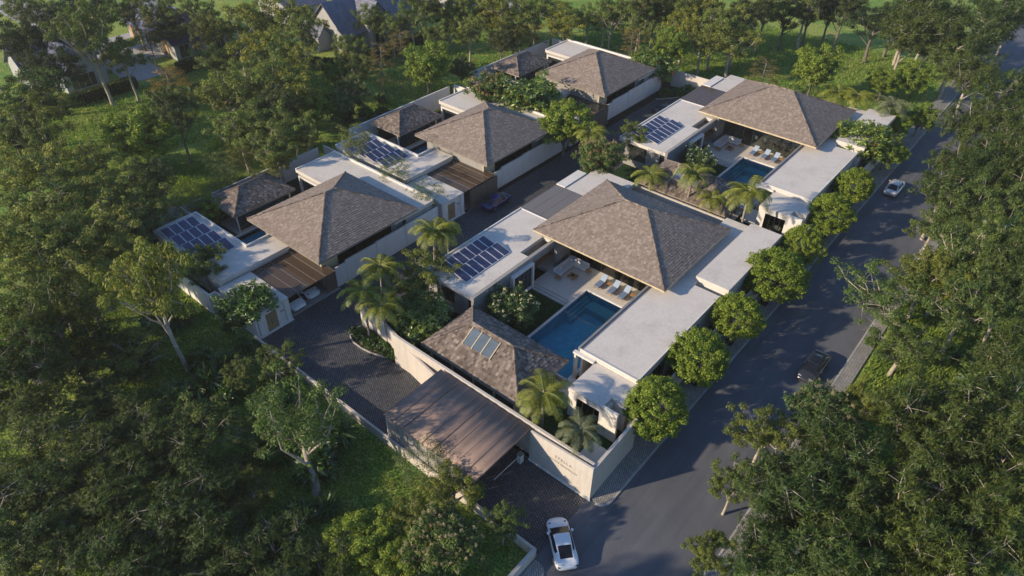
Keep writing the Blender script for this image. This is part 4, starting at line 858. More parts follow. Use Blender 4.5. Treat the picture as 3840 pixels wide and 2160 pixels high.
def palm_proto(seed, grey=False):
    rg = np.random.default_rng(seed); m = MB(); H = 5.6; n = 16
    pts = [(.25*math.sin(i/n*1.6), .12*math.cos(i/n*2)-.12, H*i/n-.2) for i in range(n+1)]; rad = [.17-.07*min(1, i/4) + (.012 if i % 2 else 0) for i in range(n+1)]; m.tube(pts, rad, 8)
    top = Vector(pts[-1]); m.tube([top, top+Vector((0, 0, .35)), top+Vector((0, 0, .8))], [.11, .09, .03], 7)
    VV = []; FF = []; b = 0; nf = 17; rach = MB()
    for k in range(nf):
        th = k*2.399+rg.random()*.3; up = 1.15-1.25*(k/nf)+.12*rg.normal(); Lf = 2.55*(.85+.25*rg.random()); d = Vector((math.cos(th), math.sin(th), 0)); p = top+Vector((0, 0, .45)); ang = up; P = [p.copy()]; seg = 11
        for i in range(seg):
            ang -= (.10+.05*i/seg*2)*(1.25 if up > .5 else 1.0); p = p+(d*math.cos(ang)+Vector((0, 0, math.sin(ang))))*Lf/seg; P.append(p.copy())
        rach.tube(P, [.03*(1-.75*i/seg) for i in range(seg+1)], 4)
        side = Vector((-d.y, d.x, 0))
        for i in range(1, seg*4):
            f = i/(seg*4); q = P[int(f*seg)].lerp(P[min(seg, int(f*seg)+1)], f*seg % 1); tg = (P[min(seg, int(f*seg)+1)]-P[int(f*seg)]).normalized(); ll = (.62*math.sin(math.pi*(f*.86+.1))**.6)*(.85+.3*rg.random())
            for s in (-1, 1):
                a = (side*s*.9+tg*.45+Vector((0, 0, -.28-.25*rg.random()))).normalized(); w = tg*.021; e = q+a*ll; mid = q+a*ll*.55+Vector((0, 0, .05))
                VV += [tuple(q-w), tuple(q+w), tuple(mid+w*.8), tuple(e), tuple(mid-w*.8)]; FF.append((b, b+1, b+2, b+3, b+4)); b += 5
    me = {}
    o = m.build('trunk', MT['palmtrunk'], None, smooth=True); me['trunk'] = o.data; bpy.data.objects.remove(o)
    cr = MB(); cr.add(VV, FF); cr.add(rach.v, rach.f); o = cr.build('crown', LEAF['palmgrey' if grey else 'palm'], None); me['crown'] = o.data; bpy.data.objects.remove(o)
    return 6.2, 4.8, me
PROTO = {k: [proto(k, 11+7*i+len(k)) for i in range(n)] for k, n in (('gum', 4), ('dark', 2), ('willow', 3), ('round', 3), ('street', 5), ('tier', 2), ('bloom', 2), ('flower', 1), ('glossy', 1), ('banyan', 2), ('sapling', 2))}
PROTO['palm'] = [palm_proto(3), palm_proto(8)]; PROTO['palmgrey'] = [palm_proto(5, True)]
CAT = dict(gum='tree', dark='tree', willow='tree', round='tree', street='tree', tier='tree', bloom='tree', flower='shrub', glossy='tree', banyan='fig tree', sapling='sapling', palm='palm tree', spread='tree')
NM = dict(gum='gum_tree', dark='dark_tree', willow='willow_leafed_tree', round='bright_tree', street='street_tree', tier='tiered_tree', bloom='blossom_tree', flower='flowering_shrub', glossy='glossy_leafed_tree', banyan='hanging_root_fig', sapling='sapling', palm='palm_tree', spread='spreading_tree')
GR = dict(gum='olive gum trees', dark='dark fine-leafed trees', willow='narrow-leafed dark trees', round='bright green round trees', street='clipped street trees', tier='rusty tiered trees', bloom='tan-blossomed trees', flower='white-flowering shrubs', glossy='glossy-leafed trees', banyan='red-rooted figs', sapling='slender saplings', palm='palms', spread='spreading trees')
ALT = {}
def alt(dat, mat):
    k = (dat.name, mat.name)
    if k not in ALT: ALT[k] = dat.copy(); ALT[k].materials[0] = mat
    return ALT[k]
def place_tree(i, sp, x, y, h, d, lx, ly, label):
    rg = random.Random(i*31+7); z0 = 0
    if sp == 'spread':
        rr = np.random.default_rng(i); m, c = skeleton(rr, h, d, h*.75, h*.2, 10, 8, .26, 1.6, h*.45, tilt=(lx*.8, ly*.8)); c = c+0; V, F = leaves(rr, c, 85, .72, .27, .09, .3, .5)
        t = thing('spreading_tree', label, 'tree', (x, y, z0), 0, GR[sp]); o = m.build('trunk', MT['palebark'], None, smooth=True); o.parent = t; o = mesh_np('crown', V, F, LEAF['spread']); o.parent = t; return
    key = 'palmgrey' if 'grey' in label and sp == 'palm' else sp
    H, D, me = PROTO[key][i % len(PROTO[key])]
    t = thing(NM[sp], label, CAT[sp], (x, y, z0), rg.random()*6.283, GR[sp]); sz = h/H; sx = d/D
    sx = max(.55*sz, min(sx, 1.7*sz)); t.scale = (sx, sx*(.92+.16*rg.random()), sz)
    if sp not in ('palm', 'street'): t.rotation_euler.x = rg.uniform(-.05, .05); t.rotation_euler.y = rg.uniform(-.05, .05)
    lit = any(q in label for q in ('clearing left', 'blue-roofed', 'behind the left', 'middle left', 'behind the right'))  # far and left-hand woods take the leaf colours with painted sunlight
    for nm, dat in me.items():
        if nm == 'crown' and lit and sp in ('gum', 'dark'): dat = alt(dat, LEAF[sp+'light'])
        o = bpy.data.objects.new(nm, dat); COL.objects.link(o); o.parent = t
TREES=[
('dark', -117.91, 5.33, 13.0, 9.7, 0.0, 0.0, 'dark fine-leafed tree, second from left in the top left wood'),
('dark', -118.33, 12.63, 14.0, 10.7, 0.0, 0.0, 'dark fine-leafed tree, fourth from left in the top left wood'),
('gum', -103.15, 10.93, 17.4, 10.4, 0.0, 0.0, 'airy olive-green gum tree, fifth from left in the top left wood'),
('dark', -125.09, 19.75, 13.0, 8.6, 0.0, 0.0, 'dark fine-leafed tree, rightmost in the top left wood'),
('gum', -135.71, 13.25, 12.0, 9.4, 0.0, 0.0, 'airy olive-green gum tree, leftmost in the top left wood'),
('gum', -95.77, -2.43, 12.0, 10.6, 0.0, 0.0, 'airy olive-green gum tree, second from left in the top left wood'),
('gum', -90.7, -3.22, 10.4, 10.3, 0.0, 0.0, 'airy olive-green gum tree, fourth from left in the top left wood'),
('dark', -86.68, -8.21, 11.0, 6.7, 0.0, 0.0, 'dark fine-leafed tree, leftmost in the top left wood'),
('gum', -122.63, 26.7, 12.0, 8.1, 0.0, 0.0, 'airy olive-green gum tree, seventh from left in the top left wood'),
('dark', -114.38, 29.29, 7.5, 10.9, 0.0, 0.0, 'dark fine-leafed tree, leftmost in the wood by the blue-roofed house'),
('tier', -114.14, 24.43, 9.3, 5.7, 0.0, 0.0, 'thin tree with rusty pads, leftmost in the wood by the blue-roofed house'),
('gum', -97.93, 32.59, 13.0, 10.2, 0.0, 0.0, 'airy olive-green gum tree, third from left in the wood by the blue-roofed house'),
('gum', -97.02, 39.14, 13.0, 10.5, 0.0, 0.0, 'airy olive-green gum tree, fifth from left in the wood by the blue-roofed house'),
('gum', -87.63, 29.24, 11.0, 9.0, 0.0, 0.0, 'airy olive-green gum tree, fourth from left in the wood by the blue-roofed house'),
('gum', -92.61, 25.11, 9.0, 7.8, 0.0, 0.0, 'airy olive-green gum tree, second from left in the wood by the blue-roofed house'),
('tier', -91.46, 16.27, 8.0, 8.7, 0.0, 0.0, 'thin tree with rusty pads, rightmost in the wood by the blue-roofed house'),
('gum', -86.87, 34.85, 11.0, 7.9, 0.0, 0.0, 'airy olive-green gum tree, seventh from left in the wood by the blue-roofed house'),
('round', -78.59, 4.4, 9.0, 9.2, 0.0, 0.0, 'dense bright green tree, leftmost in the clearing left of the villas'),
('dark', -75.54, 8.67, 12.7, 5.9, 0.0, 0.0, 'dark fine-leafed tree, second from left in the clearing left of the villas'),
('gum', -78.32, 17.59, 10.8, 8.1, 0.0, 0.0, 'airy olive-green gum tree, leftmost in the clearing left of the villas'),
('gum', -76.19, 22.35, 11.7, 10.0, 0.0, 0.0, 'airy olive-green gum tree, third from left in the clearing left of the villas'),
('gum', -72.01, 25.15, 10.8, 8.8, 0.0, 0.0, 'airy olive-green gum tree, seventh from left in the clearing left of the villas'),
('gum', -67.07, 12.76, 9.9, 8.0, 0.0, 0.0, 'airy olive-green gum tree, second from left in the clearing left of the villas'),
('gum', -60.94, 13.5, 9.9, 7.8, 0.0, 0.0, 'airy olive-green gum tree, fifth from left in the clearing left of the villas'),
('round', -69.41, 26.21, 8.1, 6.5, 0.0, 0.0, 'dense bright green tree, third from left in the clearing left of the villas'),
('round', -77.61, 37.26, 7.2, 4.3, 0.0, 0.0, 'dense bright green tree, rightmost in the clearing left of the villas'),
('bloom', -69.47, 33.48, 7.2, 6.5, 0.0, 0.0, 'rounded tan-blossomed tree, the only one in the clearing left of the villas'),
('glossy', -68.75, 30.07, 6.3, 4.8, 0.0, 0.0, 'broad-leafed glossy tree, the only one in the clearing left of the villas'),
('gum', -62.88, 18.2, 9.0, 6.0, 0.0, 0.0, 'airy olive-green gum tree, eighth from left in the clearing left of the villas'),
('sapling', -65.66, 8.9, 5.7, 5.8, 0.0, 0.0, 'slender many-stemmed sapling, third from left in the clearing left of the villas'),
('sapling', -65.66, 11.76, 5.5, 4.8, 0.0, 0.0, 'slender many-stemmed sapling, fourth from left in the clearing left of the villas'),
('sapling', -60.8, 1.44, 5.5, 5.4, 0.0, 0.0, 'slender many-stemmed sapling, leftmost in the clearing left of the villas'),
('dark', -63.83, -1.2, 9.6, 6.2, 0.0, 0.0, 'dark fine-leafed tree, leftmost in the clearing left of the villas'),
('gum', -60.42, 13.77, 6.3, 4.7, 0.0, 0.0, 'airy olive-green gum tree, sixth from left in the clearing left of the villas'),
('tier', -71.17, 41.36, 10.1, 6.4, 0.0, 0.0, 'thin tree with rusty pads, leftmost in the wood behind the left villas'),
('round', -66.48, 47.17, 10.0, 8.2, 0.0, 0.0, 'dense bright green tree, the only one in the wood behind the left villas'),
('bloom', -64.88, 53.73, 6.0, 4.1, 0.0, 0.0, 'rounded tan-blossomed tree, the only one in the wood behind the left villas'),
('gum', -100.67, 54.94, 6.8, 10.9, 0.0, 0.0, 'airy olive-green gum tree, leftmost in the wood behind the left villas'),
('gum', -88.53, 54.33, 10.0, 6.6, 0.0, 0.0, 'airy olive-green gum tree, fourth from left in the wood behind the left villas'),
('gum', -84.71, 56.18, 9.0, 6.6, 0.0, 0.0, 'airy olive-green gum tree, fifth from left in the wood behind the left villas'),
('gum', -82.83, 59.57, 11.0, 8.1, 0.0, 0.0, 'airy olive-green gum tree, sixth from left in the wood behind the left villas'),
('gum', -80.08, 66.7, 10.0, 6.8, 0.0, 0.0, 'airy olive-green gum tree, eighth from left in the wood behind the left villas'),
('gum', -74.15, 72.11, 8.4, 9.9, 0.0, 0.0, 'airy olive-green gum tree, eleventh from left in the wood behind the left villas'),
('gum', -67.76, 73.11, 10.0, 8.2, 0.0, 0.0, 'airy olive-green gum tree, thirteenth from left in the wood behind the left villas'),
('gum', -70.29, 86.04, 7.1, 11.2, 0.0, 0.0, 'airy olive-green gum tree, rightmost in the wood behind the left villas'),
('tier', -65.45, 73.3, 7.0, 6.7, 0.0, 0.0, 'thin tree with rusty pads, rightmost in the wood behind the left villas'),
('dark', -65.91, 68.63, 8.0, 5.8, 0.0, 0.0, 'dark fine-leafed tree, rightmost in the wood behind the left villas'),
('gum', -61.67, 86.29, 7.4, 9.3, 0.0, 0.0, 'airy olive-green gum tree, second from left in the wood behind the right villas'),
('gum', -57.96, 86.62, 10.0, 7.6, 0.0, 0.0, 'airy olive-green gum tree, third from left in the wood behind the right villas'),
('sapling', -53.83, 87.98, 6.5, 4.6, 0.0, 0.0, 'slender many-stemmed sapling, leftmost in the wood behind the right villas'),
('gum', -60.92, 77.64, 9.0, 8.1, 0.0, 0.0, 'airy olive-green gum tree, leftmost in the wood behind the right villas'),
('round', -40.71, 81.44, 10.0, 6.6, 0.0, 0.0, 'dense bright green tree, the only one in the wood behind the right villas'),
('gum', -50.63, 87.15, 11.0, 7.4, 0.0, 0.0, 'airy olive-green gum tree, fifth from left in the wood behind the right villas'),
('gum', -50.27, 92.25, 11.0, 6.8, 0.0, 0.0, 'airy olive-green gum tree, sixth from left in the wood behind the right villas'),
('gum', -46.97, 93.75, 12.0, 7.5, 0.0, 0.0, 'airy olive-green gum tree, seventh from left in the wood behind the right villas'),
('tier', -48.62, 88.61, 8.0, 5.2, 0.0, 0.0, 'thin tree with rusty pads, second from left in the wood behind the right villas'),
('gum', -37.15, 86.67, 9.2, 7.7, 0.0, 0.0, 'airy olive-green gum tree, ninth from left in the wood behind the right villas'),
('gum', -32.5, 89.07, 10.3, 10.4, 0.0, 0.0, 'airy olive-green gum tree, twelfth from left in the wood behind the right villas'),
('dark', -31.45, 109.49, 10.0, 8.4, 0.0, 0.0, 'dark fine-leafed tree, fourth from left in the wood behind the right villas'),
('dark', -28.83, 114.84, 9.7, 7.8, 0.0, 0.0, 'dark fine-leafed tree, fifth from left in the wood behind the right villas'),
('dark', -26.13, 118.17, 11.1, 7.0, 0.0, 0.0, 'dark fine-leafed tree, sixth from left in the wood behind the right villas'),
('dark', -35.41, 99.51, 13.0, 8.1, 0.0, 0.0, 'dark fine-leafed tree, third from left in the wood behind the right villas'),
('tier', -24.62, 84.84, 7.0, 7.3, 0.0, 0.0, 'thin tree with rusty pads, rightmost in the wood behind the right villas'),
('gum', -41.47, 95.61, 13.0, 7.4, 0.0, 0.0, 'airy olive-green gum tree, tenth from left in the wood behind the right villas'),
('sapling', -44.7, 90.65, 8.0, 5.2, 0.0, 0.0, 'slender many-stemmed sapling, rightmost in the wood behind the right villas'),
('round', -17.77, 89.49, 10.0, 7.6, 0.0, 0.0, 'dense bright green tree, leftmost in the grove behind the farther pool villa'),
('dark', -16.15, 114.07, 11.2, 9.5, 0.0, 0.0, 'dark fine-leafed tree, leftmost in the grove behind the farther pool villa'),
('dark', -14.4, 119.82, 10.9, 8.2, 0.0, 0.0, 'dark fine-leafed tree, rightmost in the grove behind the farther pool villa'),
('round', -8.21, 96.9, 6.0, 5.3, 0.0, 0.0, 'dense bright green tree, second from left in the grove behind the farther pool villa'),
('round', -4.62, 99.52, 8.0, 5.6, 0.0, 0.0, 'dense bright green tree, fourth from left in the grove behind the farther pool villa'),
('round', 0.39, 86.96, 6.0, 4.3, 0.0, 0.0, 'dense bright green tree, rightmost in the grove behind the farther pool villa'),
('round', -1.67, 82.23, 5.0, 4.2, 0.0, 0.0, 'dense bright green tree, third from left in the grove behind the farther pool villa'),
('gum', -5.79, 110.29, 10.0, 11.8, 0.0, 0.0, 'airy olive-green gum tree, leftmost in the grove behind the farther pool villa'),
('willow', -1.36, 108.66, 14.0, 11.3, 0.0, 0.0, 'narrow-leafed dark green tree, fourth from left in the grove behind the farther pool villa'),
('willow', 0.8, 120.15, 15.0, 11.1, 0.0, 0.0, 'narrow-leafed dark green tree, sixth from left in the grove behind the farther pool villa'),
('gum', -0.61, 104.84, 10.0, 8.6, 0.0, 0.0, 'airy olive-green gum tree, rightmost in the grove behind the farther pool villa'),
('willow', -8.51, 119.25, 14.0, 10.1, 0.0, 0.0, 'narrow-leafed dark green tree, third from left in the grove behind the farther pool villa'),
('willow', 2.79, 129.5, 15.0, 8.7, 0.0, 0.0, 'narrow-leafed dark green tree, rightmost in the grove behind the farther pool villa'),
('willow', 9.22, 89.47, 13.0, 8.6, 0.0, 0.0, 'narrow-leafed dark green tree, sixth from left in the upper right roadside wood'),
('willow', 8.29, 78.38, 12.0, 8.1, 0.0, 0.0, 'narrow-leafed dark green tree, third from left in the upper right roadside wood'),
('willow', 13.23, 76.02, 13.0, 7.7, 0.0, 0.0, 'narrow-leafed dark green tree, seventh from left in the upper right roadside wood'),
('willow', 12.92, 67.49, 12.0, 8.3, 0.0, 0.0, 'narrow-leafed dark green tree, fifth from left in the upper right roadside wood'),
('willow', 8.93, 67.47, 10.0, 6.6, 0.0, 0.0, 'narrow-leafed dark green tree, second from left in the upper right roadside wood'),
('willow', 9.74, 57.76, 10.0, 7.5, 0.0, 0.0, 'narrow-leafed dark green tree, leftmost in the upper right roadside wood'),
('gum', 13.98, 57.56, 11.0, 7.7, 0.0, 0.0, 'airy olive-green gum tree, rightmost in the upper right roadside wood'),
('willow', 16.74, 60.75, 12.0, 6.8, 0.0, 0.0, 'narrow-leafed dark green tree, rightmost in the upper right roadside wood'),
('gum', 10.84, 52.28, 7.0, 5.5, 0.0, 0.0, 'airy olive-green gum tree, leftmost in the upper right roadside wood'),
('gum', 14.47, 46.44, 11.0, 8.3, 0.0, 0.0, 'airy olive-green gum tree, fourth from left in the right roadside wood'),
('gum', 17.78, 48.94, 12.0, 7.0, 0.0, 0.0, 'airy olive-green gum tree, rightmost in the right roadside wood'),
('spread', 14.59, 37.42, 7.5, 9.2, -5.6, -2.0, 'spreading tree with crooked limbs, the only one in the right roadside wood'),
('gum', 12.88, 40.59, 8.0, 7.7, 0.0, 0.0, 'airy olive-green gum tree, second from left in the right roadside wood'),
('gum', 14.13, 30.64, 6.7, 7.8, 0.0, 0.0, 'airy olive-green gum tree, leftmost in the right roadside wood'),
('gum', 17.24, 37.09, 10.0, 7.6, 0.0, 0.0, 'airy olive-green gum tree, fifth from left in the right roadside wood'),
('willow', 20.11, 40.02, 11.0, 6.0, 0.0, 0.0, 'narrow-leafed dark green tree, second from left in the right roadside wood'),
('willow', 21.6, 31.26, 11.0, 6.2, 0.0, 0.0, 'narrow-leafed dark green tree, leftmost in the right roadside wood'),
('bloom', 11.46, 17.42, 6.0, 5.9, 0.0, 0.0, 'rounded tan-blossomed tree, the only one in the bottom right wood'),
('gum', 8.8, 11.29, 7.0, 5.5, 0.0, 0.0, 'airy olive-green gum tree, third from left in the bottom right wood'),
('willow', 14.04, 11.48, 10.0, 7.8, 0.0, 0.0, 'narrow-leafed dark green tree, fourth from left in the bottom right wood'),
('willow', 18.26, 17.88, 11.0, 8.3, 0.0, 0.0, 'narrow-leafed dark green tree, eighth from left in the bottom right wood'),
('willow', 21.79, 22.22, 12.0, 7.1, 0.0, 0.0, 'narrow-leafed dark green tree, fourteenth from left in the bottom right wood'),
('willow', 22.93, 15.56, 11.0, 7.4, 0.0, 0.0, 'narrow-leafed dark green tree, thirteenth from left in the bottom right wood'),
('gum', 8.88, 5.8, 7.0, 3.9, 0.0, 0.0, 'airy olive-green gum tree, second from left in the bottom right wood'),
('willow', 14.77, 4.92, 10.0, 8.8, 0.0, 0.0, 'narrow-leafed dark green tree, third from left in the bottom right wood'),
('willow', 19.15, 8.87, 11.0, 7.6, 0.0, 0.0, 'narrow-leafed dark green tree, seventh from left in the bottom right wood'),
('willow', 23.54, 8.3, 11.0, 7.2, 0.0, 0.0, 'narrow-leafed dark green tree, twelfth from left in the bottom right wood'),
('gum', 10.29, 0.11, 5.0, 3.7, 0.0, 0.0, 'airy olive-green gum tree, leftmost in the bottom right wood'),
('willow', 13.17, 1.51, 8.0, 5.4, 0.0, 0.0, 'narrow-leafed dark green tree, leftmost in the bottom right wood'),
('willow', 19.29, 4.8, 8.0, 6.9, 0.0, 0.0, 'narrow-leafed dark green tree, sixth from left in the bottom right wood'),
('gum', -72.71, -11.49, 12.0, 10.6, 0.0, 0.0, 'airy olive-green gum tree, third from left in the middle left wood'),
('gum', -71.45, -5.75, 10.0, 9.2, 0.0, 0.0, 'airy olive-green gum tree, eighth from left in the middle left wood'),
('gum', -63.69, -12.45, 11.0, 9.6, 0.0, 0.0, 'airy olive-green gum tree, fifth from left in the middle left wood'),
('gum', -63.13, -5.92, 10.0, 8.2, 0.0, 0.0, 'airy olive-green gum tree, eleventh from left in the middle left wood'),
('gum', -60.9, -3.24, 8.0, 7.0, 0.0, 0.0, 'airy olive-green gum tree, thirteenth from left in the middle left wood'),
('gum', -59.15, -17.94, 12.0, 8.8, 0.0, 0.0, 'airy olive-green gum tree, leftmost in the middle left wood'),
('gum', -56.0, -11.53, 10.0, 8.4, 0.0, 0.0, 'airy olive-green gum tree, tenth from left in the middle left wood'),
('bloom', -58.97, -6.86, 7.0, 6.8, 0.0, 0.0, 'rounded tan-blossomed tree, the only one in the middle left wood'),
('gum', -52.45, -17.92, 11.0, 9.2, 0.0, 0.0, 'airy olive-green gum tree, fourth from left in the middle left wood'),
('gum', -50.8, -11.38, 9.0, 7.3, 0.0, 0.0, 'airy olive-green gum tree, twelfth from left in the middle left wood'),
('gum', -38.09, -13.42, 16.0, 7.6, 0.0, 0.0, 'airy olive-green gum tree, rightmost in the middle left wood'),
('gum', -47.75, -16.4, 9.0, 8.4, 0.0, 0.0, 'airy olive-green gum tree, ninth from left in the middle left wood'),
('gum', -47.85, -22.14, 10.0, 8.6, 0.0, 0.0, 'airy olive-green gum tree, second from left in the middle left wood'),
('willow', -43.82, -20.38, 6.1, 8.7, 0.0, 0.0, 'narrow-leafed dark green tree, fifth from left in the bottom left wood'),
('willow', -41.29, -25.27, 6.8, 8.8, 0.0, 0.0, 'narrow-leafed dark green tree, second from left in the bottom left wood'),
('gum', -40.33, -16.71, 5.4, 7.0, 0.0, 0.0, 'airy olive-green gum tree, leftmost in the bottom left wood'),
('willow', -36.79, -21.49, 4.8, 8.2, 0.0, 0.0, 'narrow-leafed dark green tree, seventh from left in the bottom left wood'),
('gum', -31.29, -11.52, 4.2, 3.3, 0.0, 0.0, 'airy olive-green gum tree, third from left in the bottom left wood'),
('spread', -17.49, -14.08, 9.5, 7.3, -3.0, 2.0, 'spreading tree with crooked limbs, the only one in the bottom left wood'),
('gum', -27.08, -17.73, 5.4, 7.5, 0.0, 0.0, 'airy olive-green gum tree, second from left in the bottom left wood'),
('gum', -24.4, -14.48, 4.2, 5.3, 0.0, 0.0, 'airy olive-green gum tree, rightmost in the bottom left wood'),
('willow', -33.26, -26.68, 6.8, 9.3, 0.0, 0.0, 'narrow-leafed dark green tree, third from left in the bottom left wood'),
('willow', -27.02, -22.36, 6.1, 9.3, 0.0, 0.0, 'narrow-leafed dark green tree, eleventh from left in the bottom left wood'),
('willow', -28.77, -30.72, 6.8, 8.5, 0.0, 0.0, 'narrow-leafed dark green tree, leftmost in the bottom left wood'),
('willow', -24.71, -26.85, 6.1, 9.5, 0.0, 0.0, 'narrow-leafed dark green tree, eighth from left in the bottom left wood'),
('willow', -20.24, -22.6, 6.1, 9.2, 0.0, 0.0, 'narrow-leafed dark green tree, thirteenth from left in the bottom left wood'),
('willow', -19.81, -18.38, 3.6, 6.8, 0.0, 0.0, 'narrow-leafed dark green tree, sixteenth from left in the bottom left wood'),
('willow', -13.87, -20.15, 4.8, 7.9, 0.0, 0.0, 'narrow-leafed dark green tree, seventeenth from left in the bottom left wood'),
('willow', -18.3, -25.51, 4.8, 7.2, 0.0, 0.0, 'narrow-leafed dark green tree, twelfth from left in the bottom left wood'),
('willow', -23.84, -30.97, 5.4, 7.1, 0.0, 0.0, 'narrow-leafed dark green tree, fourth from left in the bottom left wood'),
('round', -9.85, -15.67, 4.2, 7.2, 0.0, 0.0, 'dense bright green tree, leftmost in the bottom left wood'),
('bloom', -4.94, -11.93, 5.5, 5.7, 0.0, 0.0, 'rounded tan-blossomed tree, the only one in the scrub beside the entrance canopy'),
('sapling', -10.68, -8.01, 5.5, 4.4, 0.0, 0.0, 'slender many-stemmed sapling, the only one in the scrub beside the entrance canopy'),
('gum', -7.37, -8.19, 5.0, 4.6, 0.0, 0.0, 'airy olive-green gum tree, third from left in the scrub beside the entrance canopy'),
('gum', -2.83, -7.63, 4.5, 3.2, 0.0, 0.0, 'airy olive-green gum tree, rightmost in the scrub beside the entrance canopy'),
('gum', -8.81, -11.85, 4.5, 3.6, 0.0, 0.0, 'airy olive-green gum tree, second from left in the scrub beside the entrance canopy'),
('gum', -29.56, -8.75, 5.0, 4.0, 0.0, 0.0, 'airy olive-green gum tree, leftmost in the scrub beside the entrance canopy'),
('gum', -46.89, -5.29, 6.5, 5.5, 0.0, 0.0, 'olive feathery tree overhanging the flat roof with sixteen solar panels'),
('glossy', -38.51, -5.68, 5.5, 6.0, 0.0, 0.0, 'glossy broad-leafed tree draped over the gatehouse of the nearest left villa'),
('round', -58.18, 2.59, 4.8, 4.4, 0.0, 0.0, 'bushy bright green tree between the solar roof and the small pavilion'),
('gum', -27.6, 7.4, 6.6, 7.5, 0.0, 0.0, 'taller olive tree in the garden south of the white solar-panel roof'),
('gum', -26.2, 5.2, 5.5, 5.8, 0.0, 0.0, 'lower olive shrub tree beside the red-rooted fig in the front garden'),
('banyan', -24.04, 4.57, 4.6, 6.1, 0.0, 0.0, 'glossy fig with red hanging roots behind the front wall'),
('flower', -18.99, 12.46, 4.2, 5.6, 0.0, 0.0, 'white-flowering shrub tree on the dark lawn by the nearest pool'),
('flower', -19.49, 53.65, 4.2, 5.3, 0.0, 0.0, 'white-flowering shrub tree beside the farther turquoise pool'),
('bloom', -28.32, 42.2, 7.0, 6.7, 0.0, 0.0, 'tan-blossomed round tree beside the central lane behind the big roof'),
('round', -37.16, 45.9, 8.8, 8.5, 0.0, 0.0, 'bright green tree leaning over the bend of the central lane'),
('gum', -28.32, 51.0, 6.5, 5.1, 0.0, 0.0, 'airy pale tree left of the farther solar panels'),
('bloom', -53.21, 48.19, 8.0, 7.7, 0.0, 0.0, 'tan-blossomed round tree between the two farther left villas'),
('banyan', -46.46, 50.2, 8.2, 9.8, 0.0, 0.0, 'glossy fig with red roots between the two farther left villas'),
('banyan', -40.95, 76.31, 6.6, 8.2, 0.0, 0.0, 'glossy fig with red roots at the far end of the lane'),
('sapling', -52.17, 20.7, 9.9, 4.7, 0.0, 0.0, 'thin-stemmed sapling between the left villas, leftmost of three'),
('sapling', -45.48, 21.1, 7.1, 4.6, 0.0, 0.0, 'thin-stemmed sapling between the left villas, middle of three'),
('sapling', -39.11, 20.32, 6.6, 4.4, 0.0, 0.0, 'thin-stemmed sapling between the left villas, nearest the gatehouse'),
('banyan', -3.01, 71.76, 6.6, 8.7, 0.0, 0.0, 'glossy fig with long red hanging roots over the road wall'),
('round', 0.0, 72.6, 5.5, 5.1, 0.0, 0.0, 'dense dark green tree behind the red-rooted fig by the road'),
('palm', -30.15, 12.31, 7.0, 6.3, 0.0, 0.0, 'tall palm beside the lane, left of the twelve-panel solar roof'),
('palm', -30.16, 4.63, 6.5, 5.0, 0.0, 0.0, 'palm leaning behind the two palms of the kerbed planter'),
('palm', -28.04, 0.97, 6.5, 5.6, 0.0, 0.0, 'left palm of the kerbed planter at the courtyard corner'),
('palm', -25.89, 1.55, 6.0, 5.2, 0.0, 0.0, 'right palm of the kerbed planter at the courtyard corner'),
('palm', -29.64, 14.5, 6.0, 4.4, 0.0, 0.0, 'smaller palm at the lane, half behind its taller neighbour'),
('palm', -20.06, 41.55, 5.5, 5.7, 0.0, 0.0, 'leftmost palm along the wall behind the biggest roof'),
('palm', -14.83, 41.55, 7.3, 6.0, 0.0, 0.0, 'second palm from the left along the wall behind the biggest roof'),
('palm', -11.91, 41.55, 5.2, 4.6, 0.0, 0.0, 'low third palm along the wall behind the biggest roof'),
('palm', -7.11, 41.55, 7.6, 6.7, 0.0, 0.0, 'lone big palm beside the window of the farther pool villa'),
('palm', -7.36, 2.78, 6.0, 6.0, 0.0, 0.0, 'large palm behind the front wall beside the entrance canopy'),
('palm', -3.07, 1.82, 5.0, 4.7, 0.0, 0.0, 'grey-green drooping palm in the garden behind the lettered wall'),
('palm', -32.45, 45.05, 6.0, 6.2, 0.0, 0.0, 'palm behind the tan-blossomed tree by the central lane'),
('palm', -11.55, 81.71, 6.0, 6.9, 0.0, 0.0, 'left palm of three behind the farthest right roof'),
('palm', -7.98, 82.87, 6.0, 6.9, 0.0, 0.0, 'middle palm of three behind the farthest right roof'),
('palm', -3.33, 82.15, 6.0, 7.3, 0.0, 0.0, 'grey-fronded right palm of three behind the farthest right roof'),
('street', 0.02, 59.18, 5.4, 5.6, 0.0, 0.0, 'clipped round street tree on the roadside pavement, seventh and farthest from the lettered corner'),
('street', 0.02, 50.07, 5.6, 6.5, 0.0, 0.0, 'clipped round street tree on the roadside pavement, sixth from the lettered corner'),
('street', 0.02, 41.18, 5.6, 5.6, 0.0, 0.0, 'clipped round street tree on the roadside pavement, fifth from the lettered corner'),
('street', 0.02, 33.65, 6.0, 7.7, 0.0, 0.0, 'clipped round street tree on the roadside pavement, fourth from the lettered corner'),
('street', 0.02, 24.82, 5.6, 5.9, 0.0, 0.0, 'clipped round street tree on the roadside pavement, third from the lettered corner'),
('street', 0.02, 17.38, 5.8, 6.2, 0.0, 0.0, 'clipped round street tree on the roadside pavement, second from the lettered corner'),
('street', 0.1, 8.94, 6.0, 6.4, 0.0, 0.0, 'clipped round street tree on the roadside pavement, nearest the lettered corner'),
('gum', -101.53, 14.43, 11.0, 7.6, 0.0, 0.0, 'airy olive-green gum tree, sixth from left in the top left wood'),
('dark', -104.77, 4.52, 12.0, 9.1, 0.0, 0.0, 'dark fine-leafed tree, third from left in the top left wood'),
('gum', -82.85, -6.35, 11.0, 7.6, 0.0, 0.0, 'airy olive-green gum tree, third from left in the top left wood'),
('gum', -116.72, 28.91, 12.0, 7.2, 0.0, 0.0, 'airy olive-green gum tree, rightmost in the top left wood'),
